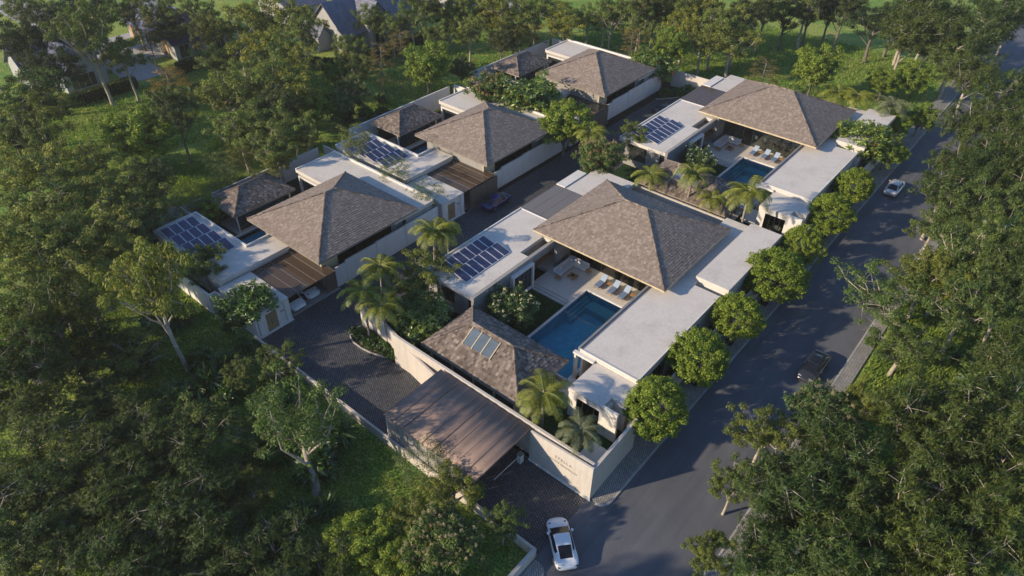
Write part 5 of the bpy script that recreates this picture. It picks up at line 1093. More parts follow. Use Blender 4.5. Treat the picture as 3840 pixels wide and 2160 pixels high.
('dark', -99.83, 28.28, 12.0, 7.4, 0.0, 0.0, 'dark fine-leafed tree, rightmost in the wood by the blue-roofed house'),
('gum', -110.4, 33.08, 12.0, 7.9, 0.0, 0.0, 'airy olive-green gum tree, leftmost in the wood by the blue-roofed house'),
('gum', -91.28, 41.5, 12.0, 7.6, 0.0, 0.0, 'airy olive-green gum tree, rightmost in the wood by the blue-roofed house'),
('gum', -82.31, 29.3, 11.0, 6.9, 0.0, 0.0, 'airy olive-green gum tree, sixth from left in the wood by the blue-roofed house'),
('gum', -78.59, 31.49, 11.0, 6.9, 0.0, 0.0, 'airy olive-green gum tree, eighth from left in the wood by the blue-roofed house'),
('dark', -68.8, 20.44, 10.8, 7.3, 0.0, 0.0, 'dark fine-leafed tree, rightmost in the clearing left of the villas'),
('gum', -67.31, 16.65, 9.9, 7.1, 0.0, 0.0, 'airy olive-green gum tree, fourth from left in the clearing left of the villas'),
('round', -71.89, 24.7, 7.2, 5.4, 0.0, 0.0, 'dense bright green tree, second from left in the clearing left of the villas'),
('gum', -61.27, 19.03, 7.2, 4.4, 0.0, 0.0, 'airy olive-green gum tree, rightmost in the clearing left of the villas'),
('sapling', -61.71, 6.31, 6.3, 4.5, 0.0, 0.0, 'slender many-stemmed sapling, second from left in the clearing left of the villas'),
('sapling', -58.61, 10.51, 5.4, 4.1, 0.0, 0.0, 'slender many-stemmed sapling, rightmost in the clearing left of the villas'),
('gum', -79.18, 41.88, 10.0, 6.0, 0.0, 0.0, 'airy olive-green gum tree, second from left in the wood behind the left villas'),
('tier', -75.66, 50.26, 9.0, 6.2, 0.0, 0.0, 'thin tree with rusty pads, second from left in the wood behind the left villas'),
('gum', -74.74, 40.03, 8.0, 5.2, 0.0, 0.0, 'airy olive-green gum tree, third from left in the wood behind the left villas'),
('gum', -73.19, 56.51, 9.0, 6.3, 0.0, 0.0, 'airy olive-green gum tree, seventh from left in the wood behind the left villas'),
('gum', -71.14, 62.59, 10.0, 7.2, 0.0, 0.0, 'airy olive-green gum tree, tenth from left in the wood behind the left villas'),
('dark', -65.48, 64.79, 8.0, 5.3, 0.0, 0.0, 'dark fine-leafed tree, second from left in the wood behind the left villas'),
('gum', -55.79, 85.63, 11.0, 6.7, 0.0, 0.0, 'airy olive-green gum tree, fourth from left in the wood behind the right villas'),
('tier', -47.9, 80.59, 8.0, 5.7, 0.0, 0.0, 'thin tree with rusty pads, leftmost in the wood behind the right villas'),
('gum', -42.02, 88.87, 11.0, 7.2, 0.0, 0.0, 'airy olive-green gum tree, eighth from left in the wood behind the right villas'),
('gum', -37.05, 90.45, 12.0, 7.8, 0.0, 0.0, 'airy olive-green gum tree, eleventh from left in the wood behind the right villas'),
('gum', -34.34, 94.36, 12.0, 7.1, 0.0, 0.0, 'airy olive-green gum tree, thirteenth from left in the wood behind the right villas'),
('dark', -22.44, 114.49, 13.0, 8.2, 0.0, 0.0, 'dark fine-leafed tree, rightmost in the wood behind the right villas'),
('gum', -78.46, 68.31, 11.0, 6.8, 0.0, 0.0, 'airy olive-green gum tree, ninth from left in the wood behind the left villas'),
('gum', -66.69, 75.86, 12.0, 7.4, 0.0, 0.0, 'airy olive-green gum tree, fourteenth from left in the wood behind the left villas'),
('dark', -51.0, 88.63, 14.0, 8.1, 0.0, 0.0, 'dark fine-leafed tree, leftmost in the wood behind the right villas'),
('dark', -44.7, 96.01, 14.0, 8.2, 0.0, 0.0, 'dark fine-leafed tree, second from left in the wood behind the right villas'),
('gum', -34.36, 105.42, 14.0, 9.0, 0.0, 0.0, 'airy olive-green gum tree, fourteenth from left in the wood behind the right villas'),
('gum', -72.0, 71.77, 13.0, 8.2, 0.0, 0.0, 'airy olive-green gum tree, twelfth from left in the wood behind the left villas'),
('dark', -84.06, 63.45, 13.0, 7.5, 0.0, 0.0, 'dark fine-leafed tree, leftmost in the wood behind the left villas'),
('gum', -28.66, 112.29, 14.0, 9.1, 0.0, 0.0, 'airy olive-green gum tree, rightmost in the wood behind the right villas'),
('willow', -9.4, 106.79, 14.0, 9.5, 0.0, 0.0, 'narrow-leafed dark green tree, leftmost in the grove behind the farther pool villa'),
('willow', 3.42, 99.11, 11.0, 8.2, 0.0, 0.0, 'narrow-leafed dark green tree, fifth from left in the grove behind the farther pool villa'),
('willow', -11.44, 116.59, 15.0, 9.3, 0.0, 0.0, 'narrow-leafed dark green tree, second from left in the grove behind the farther pool villa'),
('willow', 11.7, 64.14, 11.0, 6.8, 0.0, 0.0, 'narrow-leafed dark green tree, fourth from left in the upper right roadside wood'),
('willow', 14.81, 67.42, 13.0, 7.2, 0.0, 0.0, 'narrow-leafed dark green tree, eighth from left in the upper right roadside wood'),
('gum', 12.64, 54.85, 9.0, 6.4, 0.0, 0.0, 'airy olive-green gum tree, second from left in the upper right roadside wood'),
('gum', 17.37, 42.94, 10.0, 7.2, 0.0, 0.0, 'airy olive-green gum tree, sixth from left in the right roadside wood'),
('willow', 19.43, 44.88, 12.0, 6.3, 0.0, 0.0, 'narrow-leafed dark green tree, rightmost in the right roadside wood'),
('gum', 14.42, 42.48, 9.0, 6.1, 0.0, 0.0, 'airy olive-green gum tree, third from left in the right roadside wood'),
('gum', -56.81, -14.56, 11.0, 8.2, 0.0, 0.0, 'airy olive-green gum tree, sixth from left in the middle left wood'),
('gum', -66.87, -9.18, 10.0, 7.8, 0.0, 0.0, 'airy olive-green gum tree, seventh from left in the middle left wood'),
('willow', -45.49, -20.45, 11.0, 7.1, 0.0, 0.0, 'narrow-leafed dark green tree, rightmost in the middle left wood'),
('willow', -42.71, -23.82, 10.0, 7.4, 0.0, 0.0, 'narrow-leafed dark green tree, leftmost in the middle left wood'),
('willow', -28.77, -26.26, 6.8, 8.4, 0.0, 0.0, 'narrow-leafed dark green tree, sixth from left in the bottom left wood'),
('willow', -30.76, -21.41, 6.1, 7.1, 0.0, 0.0, 'narrow-leafed dark green tree, ninth from left in the bottom left wood'),
('willow', -22.52, -18.76, 3.6, 6.9, 0.0, 0.0, 'narrow-leafed dark green tree, fourteenth from left in the bottom left wood'),
('willow', -10.31, -18.8, 4.2, 5.6, 0.0, 0.0, 'narrow-leafed dark green tree, rightmost in the bottom left wood'),
('willow', -15.89, -22.68, 4.8, 6.4, 0.0, 0.0, 'narrow-leafed dark green tree, fifteenth from left in the bottom left wood'),
('willow', -20.85, -26.45, 6.1, 7.8, 0.0, 0.0, 'narrow-leafed dark green tree, tenth from left in the bottom left wood'),
('round', -6.5, -14.86, 4.2, 4.2, 0.0, 0.0, 'dense bright green tree, rightmost in the bottom left wood'),
('willow', 21.7, 11.89, 11.0, 6.9, 0.0, 0.0, 'narrow-leafed dark green tree, eleventh from left in the bottom right wood'),
('willow', 25.27, 12.27, 12.0, 5.8, 0.0, 0.0, 'narrow-leafed dark green tree, fifteenth from left in the bottom right wood'),
('willow', 24.02, 19.05, 12.0, 5.8, 0.0, 0.0, 'narrow-leafed dark green tree, rightmost in the bottom right wood'),
('willow', 20.4, 15.01, 10.0, 6.4, 0.0, 0.0, 'narrow-leafed dark green tree, tenth from left in the bottom right wood'),
('gum', 14.15, 20.38, 7.0, 4.4, 0.0, 0.0, 'airy olive-green gum tree, rightmost in the bottom right wood'),
('willow', 12.66, 6.32, 9.0, 5.8, 0.0, 0.0, 'narrow-leafed dark green tree, second from left in the bottom right wood'),
('willow', 17.22, 4.02, 9.0, 6.9, 0.0, 0.0, 'narrow-leafed dark green tree, fifth from left in the bottom right wood'),
('willow', 22.24, 5.9, 10.0, 6.2, 0.0, 0.0, 'narrow-leafed dark green tree, ninth from left in the bottom right wood'),
]

for i, a in enumerate(TREES): place_tree(i, *a)

# unseen trees added below the picture, continuing the wood, to shade the road mouth
_T = 'first second third fourth fifth sixth seventh eighth ninth tenth eleventh'.split(); rg = random.Random(9)
for i in range(11):
    x = -1.8-i*.9; y = -18.9+.85*x-3.6-(i % 3)*3.4-rg.random()*1.5
    place_tree(400+i, ('willow', 'gum', 'willow')[i % 3], x, y, 14, 8.6, 0, 0, f'tall unseen shade tree added below the picture, {_T[i]} from the road')

# shrubs in beds, one object per countable shrub
def shrub_mesh(seed, r=.55, mat='flower', long_=.3):
    rg = np.random.default_rng(seed); c = unit(rg.normal(size=(26, 3)))*r*.6; c[:, 2] = np.abs(c[:, 2])*1.0+.25; V, F = rosettes(rg, c, 3, .2, 7, long_, .09, .8); o = mesh_np('foliage', V, F, LEAF[mat]); d = o.data; bpy.data.objects.remove(o)
    m = MB()
    for p in c[:9]: m.tube([(0, 0, 0), tuple(p*.6), tuple(p)], [.03, .02, .01], 3)
    o = m.build('stems', MT['bark'], None); s = o.data; bpy.data.objects.remove(o); return d, s
SH = [shrub_mesh(i, .55, 'glossy' if i % 2 else 'flower', .28+.08*(i % 3)) for i in range(4)]
_T = 'first second third fourth fifth sixth seventh eighth ninth tenth eleventh twelfth thirteenth fourteenth fifteenth sixteenth seventeenth eighteenth nineteenth'.split()
def ordinal(n):
    if n < 20: return _T[n-1]
    t, u = divmod(n, 10); return ['twentieth', 'thirtieth', 'fortieth'][t-2] if u == 0 else ['twenty', 'thirty', 'forty'][t-2]+'-'+_T[u-1]
def screen_x(x, y, z=0):
    q = M.inverted() @ Vector((x, y, z)); return q.x/-q.z
def shrubs(pts, where, group):
    n = len(pts); rank = {k: i+1 for i, k in enumerate(sorted(range(n), key=lambda k: screen_x(pts[k][0], pts[k][1])))}
    for i, (x, y, s) in enumerate(pts):
        rg = random.Random(int(x*91+y*17)); d, st = SH[i % 4]
        t = thing('shrub', f'{where}, {ordinal(rank[i])} from left', 'shrub', (x, y, .1), rg.random()*6.28, group); t.scale = (s, s, s*(.8+.5*rg.random()))
        for nm, dat in (('foliage', d), ('stems', st)):
            o = bpy.data.objects.new(nm, dat); COL.objects.link(o); o.parent = t
rg = random.Random(4)
shrubs([(-30.0+i*.48+rg.uniform(-.1, .1), .75+(.45 if i % 2 else -.35)*(1 if 1 < i < 10 else .4)+rg.uniform(-.1, .1), .95) for i in range(13)], 'low dark shrub under the three palms of the kerbed planter', 'shrubs of the palm planter')
shrubs([(-36.7+rg.random()*(k*1.0), 74+k*1.0, 1.35) for k in range(0, 6) for _ in range(3) if True][:17], 'dark leafy shrub in the curved planter at the far lane end', 'shrubs of the far planter')
shrubs([(-1.8+rg.uniform(-.35, .35), 11+i*.95, 1.05) for i in range(15)], 'dark shrub in the narrow bed between white wing and road wall', 'shrubs behind the road wall')
shrubs([(-1.8+rg.uniform(-.35, .35), 50+i*1.1, 1.2) for i in range(14)], 'dark shrub in the bed beside the farther pool villa', 'shrubs behind the farther road wall')
shrubs([(-55.2+rg.uniform(-.4, .6)*1.0, .6+i*.5, .9) for i in range(4)]+[(-58.4+rg.uniform(-1.5, 1.5), 12.2+rg.uniform(-.7, .7), 1.1) for i in range(7)], 'dark shrub in the back garden of the nearest left villa', 'shrubs of the nearest left garden')
shrubs([(-59.5+rg.uniform(-1.5, 1.5), 39.6+rg.uniform(-.7, .7), 1.1) for i in range(7)], 'dark shrub in the back garden of the middle left villa', 'shrubs of the middle left garden')
shrubs([(-61+rg.uniform(-1.5, 1.2), 68+rg.uniform(-.9, .7), 1.2) for i in range(8)], 'dark shrub in the back garden of the farthest left villa', 'shrubs of the farthest left garden')
shrubs([(-27.5+rg.uniform(0, 5.5), 3+rg.uniform(0, 5.5), 1.15) for i in range(16)], 'dark shrub in the front garden left of the small pavilion', 'shrubs of the front garden')
shrubs([(-37.5+rg.uniform(-3, 3), -7.9+rg.uniform(-.8, .4), 1.0) for i in range(7)]+[(-33+rg.uniform(-3, 5), -7.5+rg.uniform(-.5, .2), 1.0) for i in range(8)], 'leafy shrub on the grass against the low lane wall', 'shrubs at the low lane wall')

shrubs([(rg.uniform(-46, -12), rg.uniform(-27, -9.5), rg.uniform(1.8, 3.2)) for i in range(46)], 'leafy bush in the undergrowth of the bottom left wood', 'undergrowth of the bottom left wood')
shrubs([(rg.uniform(13.5, 24), rg.uniform(8, 48), rg.uniform(1.6, 3.0)) for i in range(26)], 'leafy bush in the undergrowth of the right roadside wood', 'undergrowth of the right wood')
shrubs([(rg.uniform(-100, -64), rg.uniform(-6, 40), rg.uniform(1.6, 2.8)) for i in range(12)], 'leafy bush on the grass of the clearing left of the villas', 'bushes of the left clearing')
# hedges
def hedge(x0, x1, y0, y1, hgt, label, ang=None):
    rg = np.random.default_rng(int(abs(x0)+abs(y0))); t = thing('hedge', label, 'hedge', ((x0+x1)/2, (y0+y1)/2, 0), group='clipped hedges of the back lots')
    L = math.hypot(x1-x0, y1-y0); u = np.array([(x1-x0)/L, (y1-y0)/L, 0]); s = np.array([-u[1], u[0], 0]); w = .75
    n = int(L*170); a = rg.random(n)*L; b = rg.uniform(-w, w, n); z = rg.random(n)*hgt; side = rg.integers(0, 3, n); b[side == 0] = w; b[side == 1] = -w; z[side == 2] = hgt
    p = u*a[:, None]+s*b[:, None]; p[:, 2] = z; p += rg.normal(size=p.shape)*.06; p[:, 0] += x0-(x0+x1)/2; p[:, 1] += y0-(y0+y1)/2
    ax = unit(rg.normal(size=(n, 3))); sd_ = unit(np.cross(ax, rg.normal(size=(n, 3)))); V, F = quads(p, ax, sd_, np.full(n, .34), np.full(n, .2)); o = mesh_np('foliage', V, F, LEAF['hedge']); o.parent = t
    c = [Vector((x0, y0, 0))+Vector(s)*w*.9, Vector((x0, y0, 0))-Vector(s)*w*.9, Vector((x1, y1, 0))-Vector(s)*w*.9, Vector((x1, y1, 0))+Vector(s)*w*.9]
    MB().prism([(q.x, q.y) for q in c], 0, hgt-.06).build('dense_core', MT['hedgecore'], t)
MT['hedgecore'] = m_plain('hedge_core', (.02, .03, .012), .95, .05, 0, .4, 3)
hedge(-107.4, -107.4, 6, 17.2, 1.9, 'dark hedge below the leftmost slate-roofed house'); hedge(-107.6, -107.2, 25, 36.5, 1.9, 'dark hedge below the blue-roofed house')
hedge(-107.2, -90.5, 36.6, 43.4, 1.9, 'dark hedge running between the two nearer house lots'); hedge(-90, -86, 43.6, 47.5, 1.9, 'short hedge at the bend behind the tan tree'); hedge(-86, -87.3, 47.6, 92, 2.0, 'long dark hedge in front of the gabled house')

# grass blades over the near open ground (nobody could count them)
def grass():
    rg = np.random.default_rng(3); zones = [(-58, -2, -30, -7.3, 62000), (12, 26, 6, 50, 26000), (-80, -62, -6, 24, 16000), (-61, -50, -16, -7.5, 8000), (-107, -62.5, -8, 46, 34000), (-66, -3, 84, 122, 30000), (-90, -63, 46, 84, 12000)]; Vs = []; n_ = 0
    for x0, x1, y0, y1, n in zones:
        x = rg.uniform(x0, x1, n); y = rg.uniform(y0, y1, n); ok = ~((x > -.7) & (x < 11.8)); x, y = x[ok], y[ok]; n = len(x); big = 1.0 if y0 < 5 and x0 > -81 else 1.5; h_ = big*(.14+.26*rg.random(n)**1.5); th = rg.random(n)*6.28; w = big*(.035+.03*rg.random(n)); lx, ly = rg.normal(size=(2, n))*.14
        b = np.stack([x, y, np.full(n, -.06)], 1); d = np.stack([np.cos(th), np.sin(th), np.zeros(n)], 1)*w[:, None]; tip = b+np.stack([lx, ly, h_+.06], 1)
        Vs.append(np.stack([b-d, b+d, tip], 1).reshape(-1, 3)); n_ += n
    o = mesh_np('grass', np.concatenate(Vs), np.arange(3*n_).reshape(n_, 3), LEAF['blade']); tag(o, 'long rough grass around the villas and under the trees', 'grass', kind='stuff')
grass()
# ------------------------------------------------------------------ cars (nose towards +x in their own frame)
def m_paint(name, col, rough=.25, metal=.0, coat=.6): return m_plain(name, col, rough, .5, metal, .03, 2, coat)
MT.update(p_white=m_paint('white_paint', (.72, .73, .75)), p_silver=m_paint('silver_paint', (.50, .51, .53), .3, .3), p_black=m_paint('dark_paint', (.035, .036, .042), .22, .2), p_blue=m_paint('midnight_blue_paint', (.010, .022, .11), .22, .2),
          rubber=m_plain('rubber', (.02, .02, .02), .85), rim=m_plain('alloy', (.45, .46, .48), .3, .5, .8), tail=m_plain('tail_lamp', (.30, .015, .012), .25, .5), lamp=m_plain('head_lamp', (.55, .57, .60), .15, .7), lampdk=m_plain('dark_head_lamp', (.03, .03, .035), .15, .7), tan=m_plain('tan_leather', (.42, .27, .17), .6),
          carglass=m_plain('car_glass', (.010, .012, .016), .12, .35), chrome=m_plain('chrome', (.6, .6, .6), .15, .5, 1.0))
def interp(st, xs):
    st = sorted(st); X = [s[0] for s in st]; return [np.interp(xs, X, [s[k] for s in st]) for k in range(1, len(st[0]))]
def smooth1(a, n=2):
    a = a.copy()
    for _ in range(n): a[1:-1] = .25*a[:-2]+.5*a[1:-1]+.25*a[2:]
    return a
STY = {
 'sedan': dict(L=4.75, W=1.84, body=[(-2.37, .70, .86, .42), (-2.25, .84, .98, .26), (-1.6, .91, 1.0, .2), (-.5, .915, .97, .2), (.6, .92, .95, .2), (1.2, .915, .92, .2), (1.8, .88, .80, .22), (2.2, .78, .70, .26), (2.37, .60, .60, .4)],
    cab=[(-1.95, 1.0, .74, .72), (-1.35, 1.27, .76, .62), (-.8, 1.42, .78, .60), (0, 1.45, .78, .60), (.45, 1.40, .78, .58), (1.35, .96, .80, .70)], ws=(.42, 1.35), rw=(-1.95, -.95), sd=(-1.55, .75), wb=(-1.42, 1.42)),
 'sports': dict(L=4.45, W=1.86, body=[(-2.2, .62, .70, .40), (-2.05, .84, .86, .26), (-1.4, .93, .90, .2), (-.7, .88, .88, .2), (.2, .86, .86, .2), (.9, .88, .80, .2), (1.4, .90, .76, .2), (1.85, .82, .66, .22), (2.12, .66, .56, .26), (2.22, .42, .48, .36)],
    cab=[(-1.95, .86, .66, .58), (-1.3, 1.06, .74, .56), (-.6, 1.24, .80, .60), (0.0, 1.29, .82, .62), (.35, 1.24, .82, .63), (1.15, .83, .80, .72)], ws=(.36, 1.15), rw=(-1.72, -.62), sd=(-1.0, .7), wb=(-1.22, 1.25)),
}
def lathe_wheel(name, parent, x, y, r=.34, w=.22):
    t = MB(); n = 20; prof = [(.19, -w/2), (r-.03, -w/2), (r, -w/2+.03), (r, w/2-.03), (r-.03, w/2), (.19, w/2)]
    for i in range(n):
        a0, a1 = 2*math.pi*i/n, 2*math.pi*(i+1)/n
        for (r0, q0), (r1, q1) in zip(prof, prof[1:]): t.add([(x+r0*math.cos(a0), y+q0, r+r0*math.sin(a0)), (x+r1*math.cos(a0), y+q1, r+r1*math.sin(a0)), (x+r1*math.cos(a1), y+q1, r+r1*math.sin(a1)), (x+r0*math.cos(a1), y+q0, r+r0*math.sin(a1))], [(0, 1, 2, 3)])
    wh = t.build(name, MT['rubber'], None, smooth=False); wh.parent = parent; s = 1 if y > 0 else -1; m = MB(); yo = y+s*w*.42
    for k in range(5):
        a = 2*math.pi*k/5; m.bar((x, yo, r), (x+.2*math.cos(a), yo, r+.2*math.sin(a)), .035, 4, .05)
    for i in range(16):
        a0, a1 = 2*math.pi*i/16, 2*math.pi*(i+1)/16; m.bar((x+.2*math.cos(a0), yo, r+.2*math.sin(a0)), (x+.2*math.cos(a1), yo, r+.2*math.sin(a1)), .022, 4)
    m.bar((x, yo-.02, r), (x, yo+.02, r), .06, 8); o = m.build('rim', MT['rim'], None); o.parent = wh
def car(name, label, loc, rz, style, paint, roofglass=False, lamp='lamp', open_top=False):
    S_ = STY[style]; t = thing(name, label, 'car', loc, rz, 'cars')
    xs = np.linspace(S_['body'][0][0], S_['body'][-1][0], 40); w, zt, zb = [smooth1(a) for a in interp(S_['body'], xs)]
    prof = [(0, 1, .03), (.45, 1, .025), (.75, 1, .005), (.92, 1, -.045), (1.0, .78, 0), (1.0, .5, 0), (.985, .2, 0), (.93, 0, 0)]
    V = []; nh = len(prof)
    for i, x in enumerate(xs):
        row = []
        for f, hz, dz in prof: row.append((x, w[i]*f, zb[i]+(zt[i]-zb[i])*hz+dz))
        V += [(a, b, c) for a, b, c in row[::-1]]+[(a, -b, c) for a, b, c in row[1:]]
    k = 2*nh-1; F = [(i*k+j, (i+1)*k+j, (i+1)*k+j+1, i*k+j+1) for i in range(len(xs)-1) for j in range(k-1)]
    F += [(i*k, i*k+k-1, (i+1)*k+k-1, (i+1)*k) for i in range(len(xs)-1)]; F += [tuple(range(k)), tuple(range((len(xs)-1)*k+k-1, (len(xs)-1)*k-1, -1))]
    body = MB(); body.add(V, F)
    groups = {'cabin': MB(), 'windscreen': MB(), 'rear_window': MB(), 'side_window': MB(), 'glass_roof': MB()}
    if not open_top:
        cx = np.linspace(S_['cab'][0][0], S_['cab'][-1][0], 44); zr, wl, wt = [smooth1(a, 1) for a in interp(S_['cab'], cx)]; zbelt = np.interp(cx, xs, zt)-.03; wl = np.minimum(wl, np.interp(cx, xs, w)*.93); rows = []
        for i, x in enumerate(cx):
            zz = max(zr[i], zbelt[i]+.01); q = [(wl[i], zbelt[i]), (wl[i]*.55+wt[i]*.45, zbelt[i]+(zz-zbelt[i])*.5), (wt[i]*1.02, zz-.07*min(1, (zz-zbelt[i])*3)), (wt[i]*.86, zz-.015), (wt[i]*.45, zz+.012), (0, zz+.018)]
            rows.append([(x, a, b) for a, b in q]+[(x, -a, b) for a, b in q[:-1][::-1]])
        n = len(rows[0])
        for i in range(len(rows)-1):
            xm = (cx[i]+cx[i+1])/2
            for j in range(n-1):
                side = j in (0, 1, n-2, n-3); mid = 3 <= j <= n-5+0 or j in (3, 4, 5, 6)
                g = 'cabin'
                if side and S_['sd'][0] < xm < S_['sd'][1] and not (style == 'sedan' and -.12 < xm < -.02): g = 'side_window'
                elif 2 <= j <= 7 and S_['ws'][0] < xm < S_['ws'][1]-.03: g = 'windscreen'
                elif mid and S_['rw'][0]+.1 < xm < S_['rw'][1]: g = 'rear_window'
                elif mid and roofglass and S_['rw'][1]+.1 < xm < S_['ws'][0]-.08: g = 'glass_roof'
                groups[g].add([rows[i][j], rows[i+1][j], rows[i+1][j+1], rows[i][j+1]], [(0, 1, 2, 3)])
        body.add(groups['cabin'].v, groups['cabin'].f)
    o = body.build('body', MT[paint], None, smooth=True); o.parent = t
    bm = bmesh.new(); bm.from_mesh(o.data); bmesh.ops.remove_doubles(bm, verts=bm.verts, dist=.0005); bmesh.ops.recalc_face_normals(bm, faces=bm.faces); bm.to_mesh(o.data); bm.free()
    for nm in ('windscreen', 'rear_window', 'glass_roof'):
        if groups[nm].f: q = groups[nm].build(nm, MT['carglass'], None, smooth=True); q.parent = t
    sv = groups['side_window']
    for s in (1, -1):
        g = MB()
        for f in sv.f:
            pts = [sv.v[i] for i in f]
            if sum(p[1] for p in pts)*s > 0: g.add(pts, [(0, 1, 2, 3)])
        if g.f: q = g.build('side_window', MT['carglass'], None); q.parent = t
    L2 = S_['L']/2
    for sx in S_['wb']:
        for s in (1, -1): lathe_wheel('wheel', t, sx, s*(S_['W']/2-.10))
    ar = MB()
    for sx in S_['wb']:
        for s in (1, -1):
            for i in range(10):
                a0, a1 = math.pi*i/10, math.pi*(i+1)/10; y = s*(S_['W']/2-.0); r0, r1 = .36, .41
                ar.add([(sx+r0*math.cos(a0), y, .34+r0*math.sin(a0)), (sx+r1*math.cos(a0), y-s*.015, .34+r1*math.sin(a0)), (sx+r1*math.cos(a1), y-s*.015, .34+r1*math.sin(a1)), (sx+r0*math.cos(a1), y, .34+r0*math.sin(a1))], [(0, 1, 2, 3)])
    q = ar.build('wheel_arch', MT['rubber'], None); q.parent = t
    wf = float(np.interp(L2*.82, xs, w)); zf = float(np.interp(L2*.82, xs, zt))
    for s in (1, -1):
        m = MB()
        if style == 'sports':
            cx_, cy_ = L2*.76, s*wf*.74; zc_ = float(np.interp(cx_, xs, zt))-.03
            for i in range(3): m.bar((cx_-.04, cy_, zc_-.05), (cx_+.02, cy_, zc_+.035), .13, 14, .10) if i == 0 else None
        else: m.box(L2*.86-.12, L2*.86+.10, s*wf*.62-.15, s*wf*.62+.15, zf-.14, zf-.02)
        q = m.build('headlight', MT['lampdk' if style == 'sports' else lamp], None, bevel=.02); q.parent = t
        wr = float(np.interp(-L2*.92, xs, w)); zr_ = float(np.interp(-L2*.92, xs, zt))
        m = MB().box(-L2*.97, -L2*.90, s*wr*.75-.17, s*wr*.75+.17, zr_-.17, zr_-.05); q = m.build('tail_light', MT['tail' if style == 'sedan' else 'rubber'], None, bevel=.02); q.parent = t
        m = MB().box(.55, .75, s*(S_['W']/2+.02)-.09, s*(S_['W']/2+.02)+.09, .93, 1.06); q = m.build('mirror', MT[paint], None, bevel=.03); q.parent = t
    bp = MB().box(L2-.12, L2-.01 if style == 'sedan' else L2-.04, -.42, .42, .3, .46); q = bp.build('grille', MT['rubber'], None, bevel=.02); q.parent = t
    bp = MB().box(-L2+.02, -L2+.12, -.62, .62, .3, .40); q = bp.build('rear_diffuser', MT['rubber'], None); q.parent = t
    if style == 'sports':
        m = MB().box(-L2*.84-.05, -L2*.84+.03, -.62, .62, .80, .845); q = m.build('light_bar', MT['rubber'], None); q.parent = t
    if style == 'sedan' and not open_top:
        m = MB()
        for s in (1, -1): m.bar((-1.7, s*.80, 1.0), (.9, s*.83, .985), .012, 4)
        q = m.build('chrome_trim', MT['chrome'], None); q.parent = t
    if open_top:
        m = MB().box(-1.5, .75, -.66, .66, .95, 1.01); q = m.build('cabin_floor', MT['rubber'], None); q.parent = t
        for sx in (-.35, -1.2):
            for s in (-1, 1):
                m = MB().box(sx-.22, sx+.28, s*.34-.24, s*.34+.24, 1.01, 1.12).box(sx-.32, sx-.2, s*.34-.24, s*.34+.24, 1.1, 1.5); q = m.build('seat', MT['tan'], None, bevel=.04); q.parent = t
        m = MB(); m.add([(.95, -.68, .95), (.95, .68, .95), (.55, .6, 1.38), (.55, -.6, 1.38)], [(0, 1, 2, 3)]); q = m.build('windscreen', MT['carglass'], None); q.parent = t
    return t
car('sports_car', 'white sports coupe turning at the entrance beside the low wall', (.72, -4.85, .015), R(139.5), 'sports', 'p_white')
car('sedan_car', 'dark grey sedan with black glass roof driving on the main road', (8.15, 26.3, .015), R(-91.5), 'sedan', 'p_black', True)
car('sedan_car', 'silver sedan driving away beside the red-rooted fig on the main road', (3.28, 67.7, .015), R(90.5), 'sedan', 'p_silver')
car('sedan_car', 'midnight blue sedan parked in the lane before the closed bronze gate', (-35.45, 29.1, .02), R(92), 'sedan', 'p_blue')
car('sedan_car', 'white sedan in the garage beside the gatehouse, nose out', (-39.4, -.8, .055), R(0), 'sedan', 'p_white')
car('sports_car', 'white sports coupe in the garage, right of the white sedan', (-39.75, 1.45, .055), R(2), 'sports', 'p_white')
car('sedan_car', 'dark car parked in the lane beside the farther solar roof', (-33.4, 69.0, .02), R(70), 'sedan', 'p_black')
car('open_car', 'open-topped car with tan seats at the side road mouth', (8.95, 84.2, .015), R(92), 'sedan', 'p_silver', False, 'lamp', True)

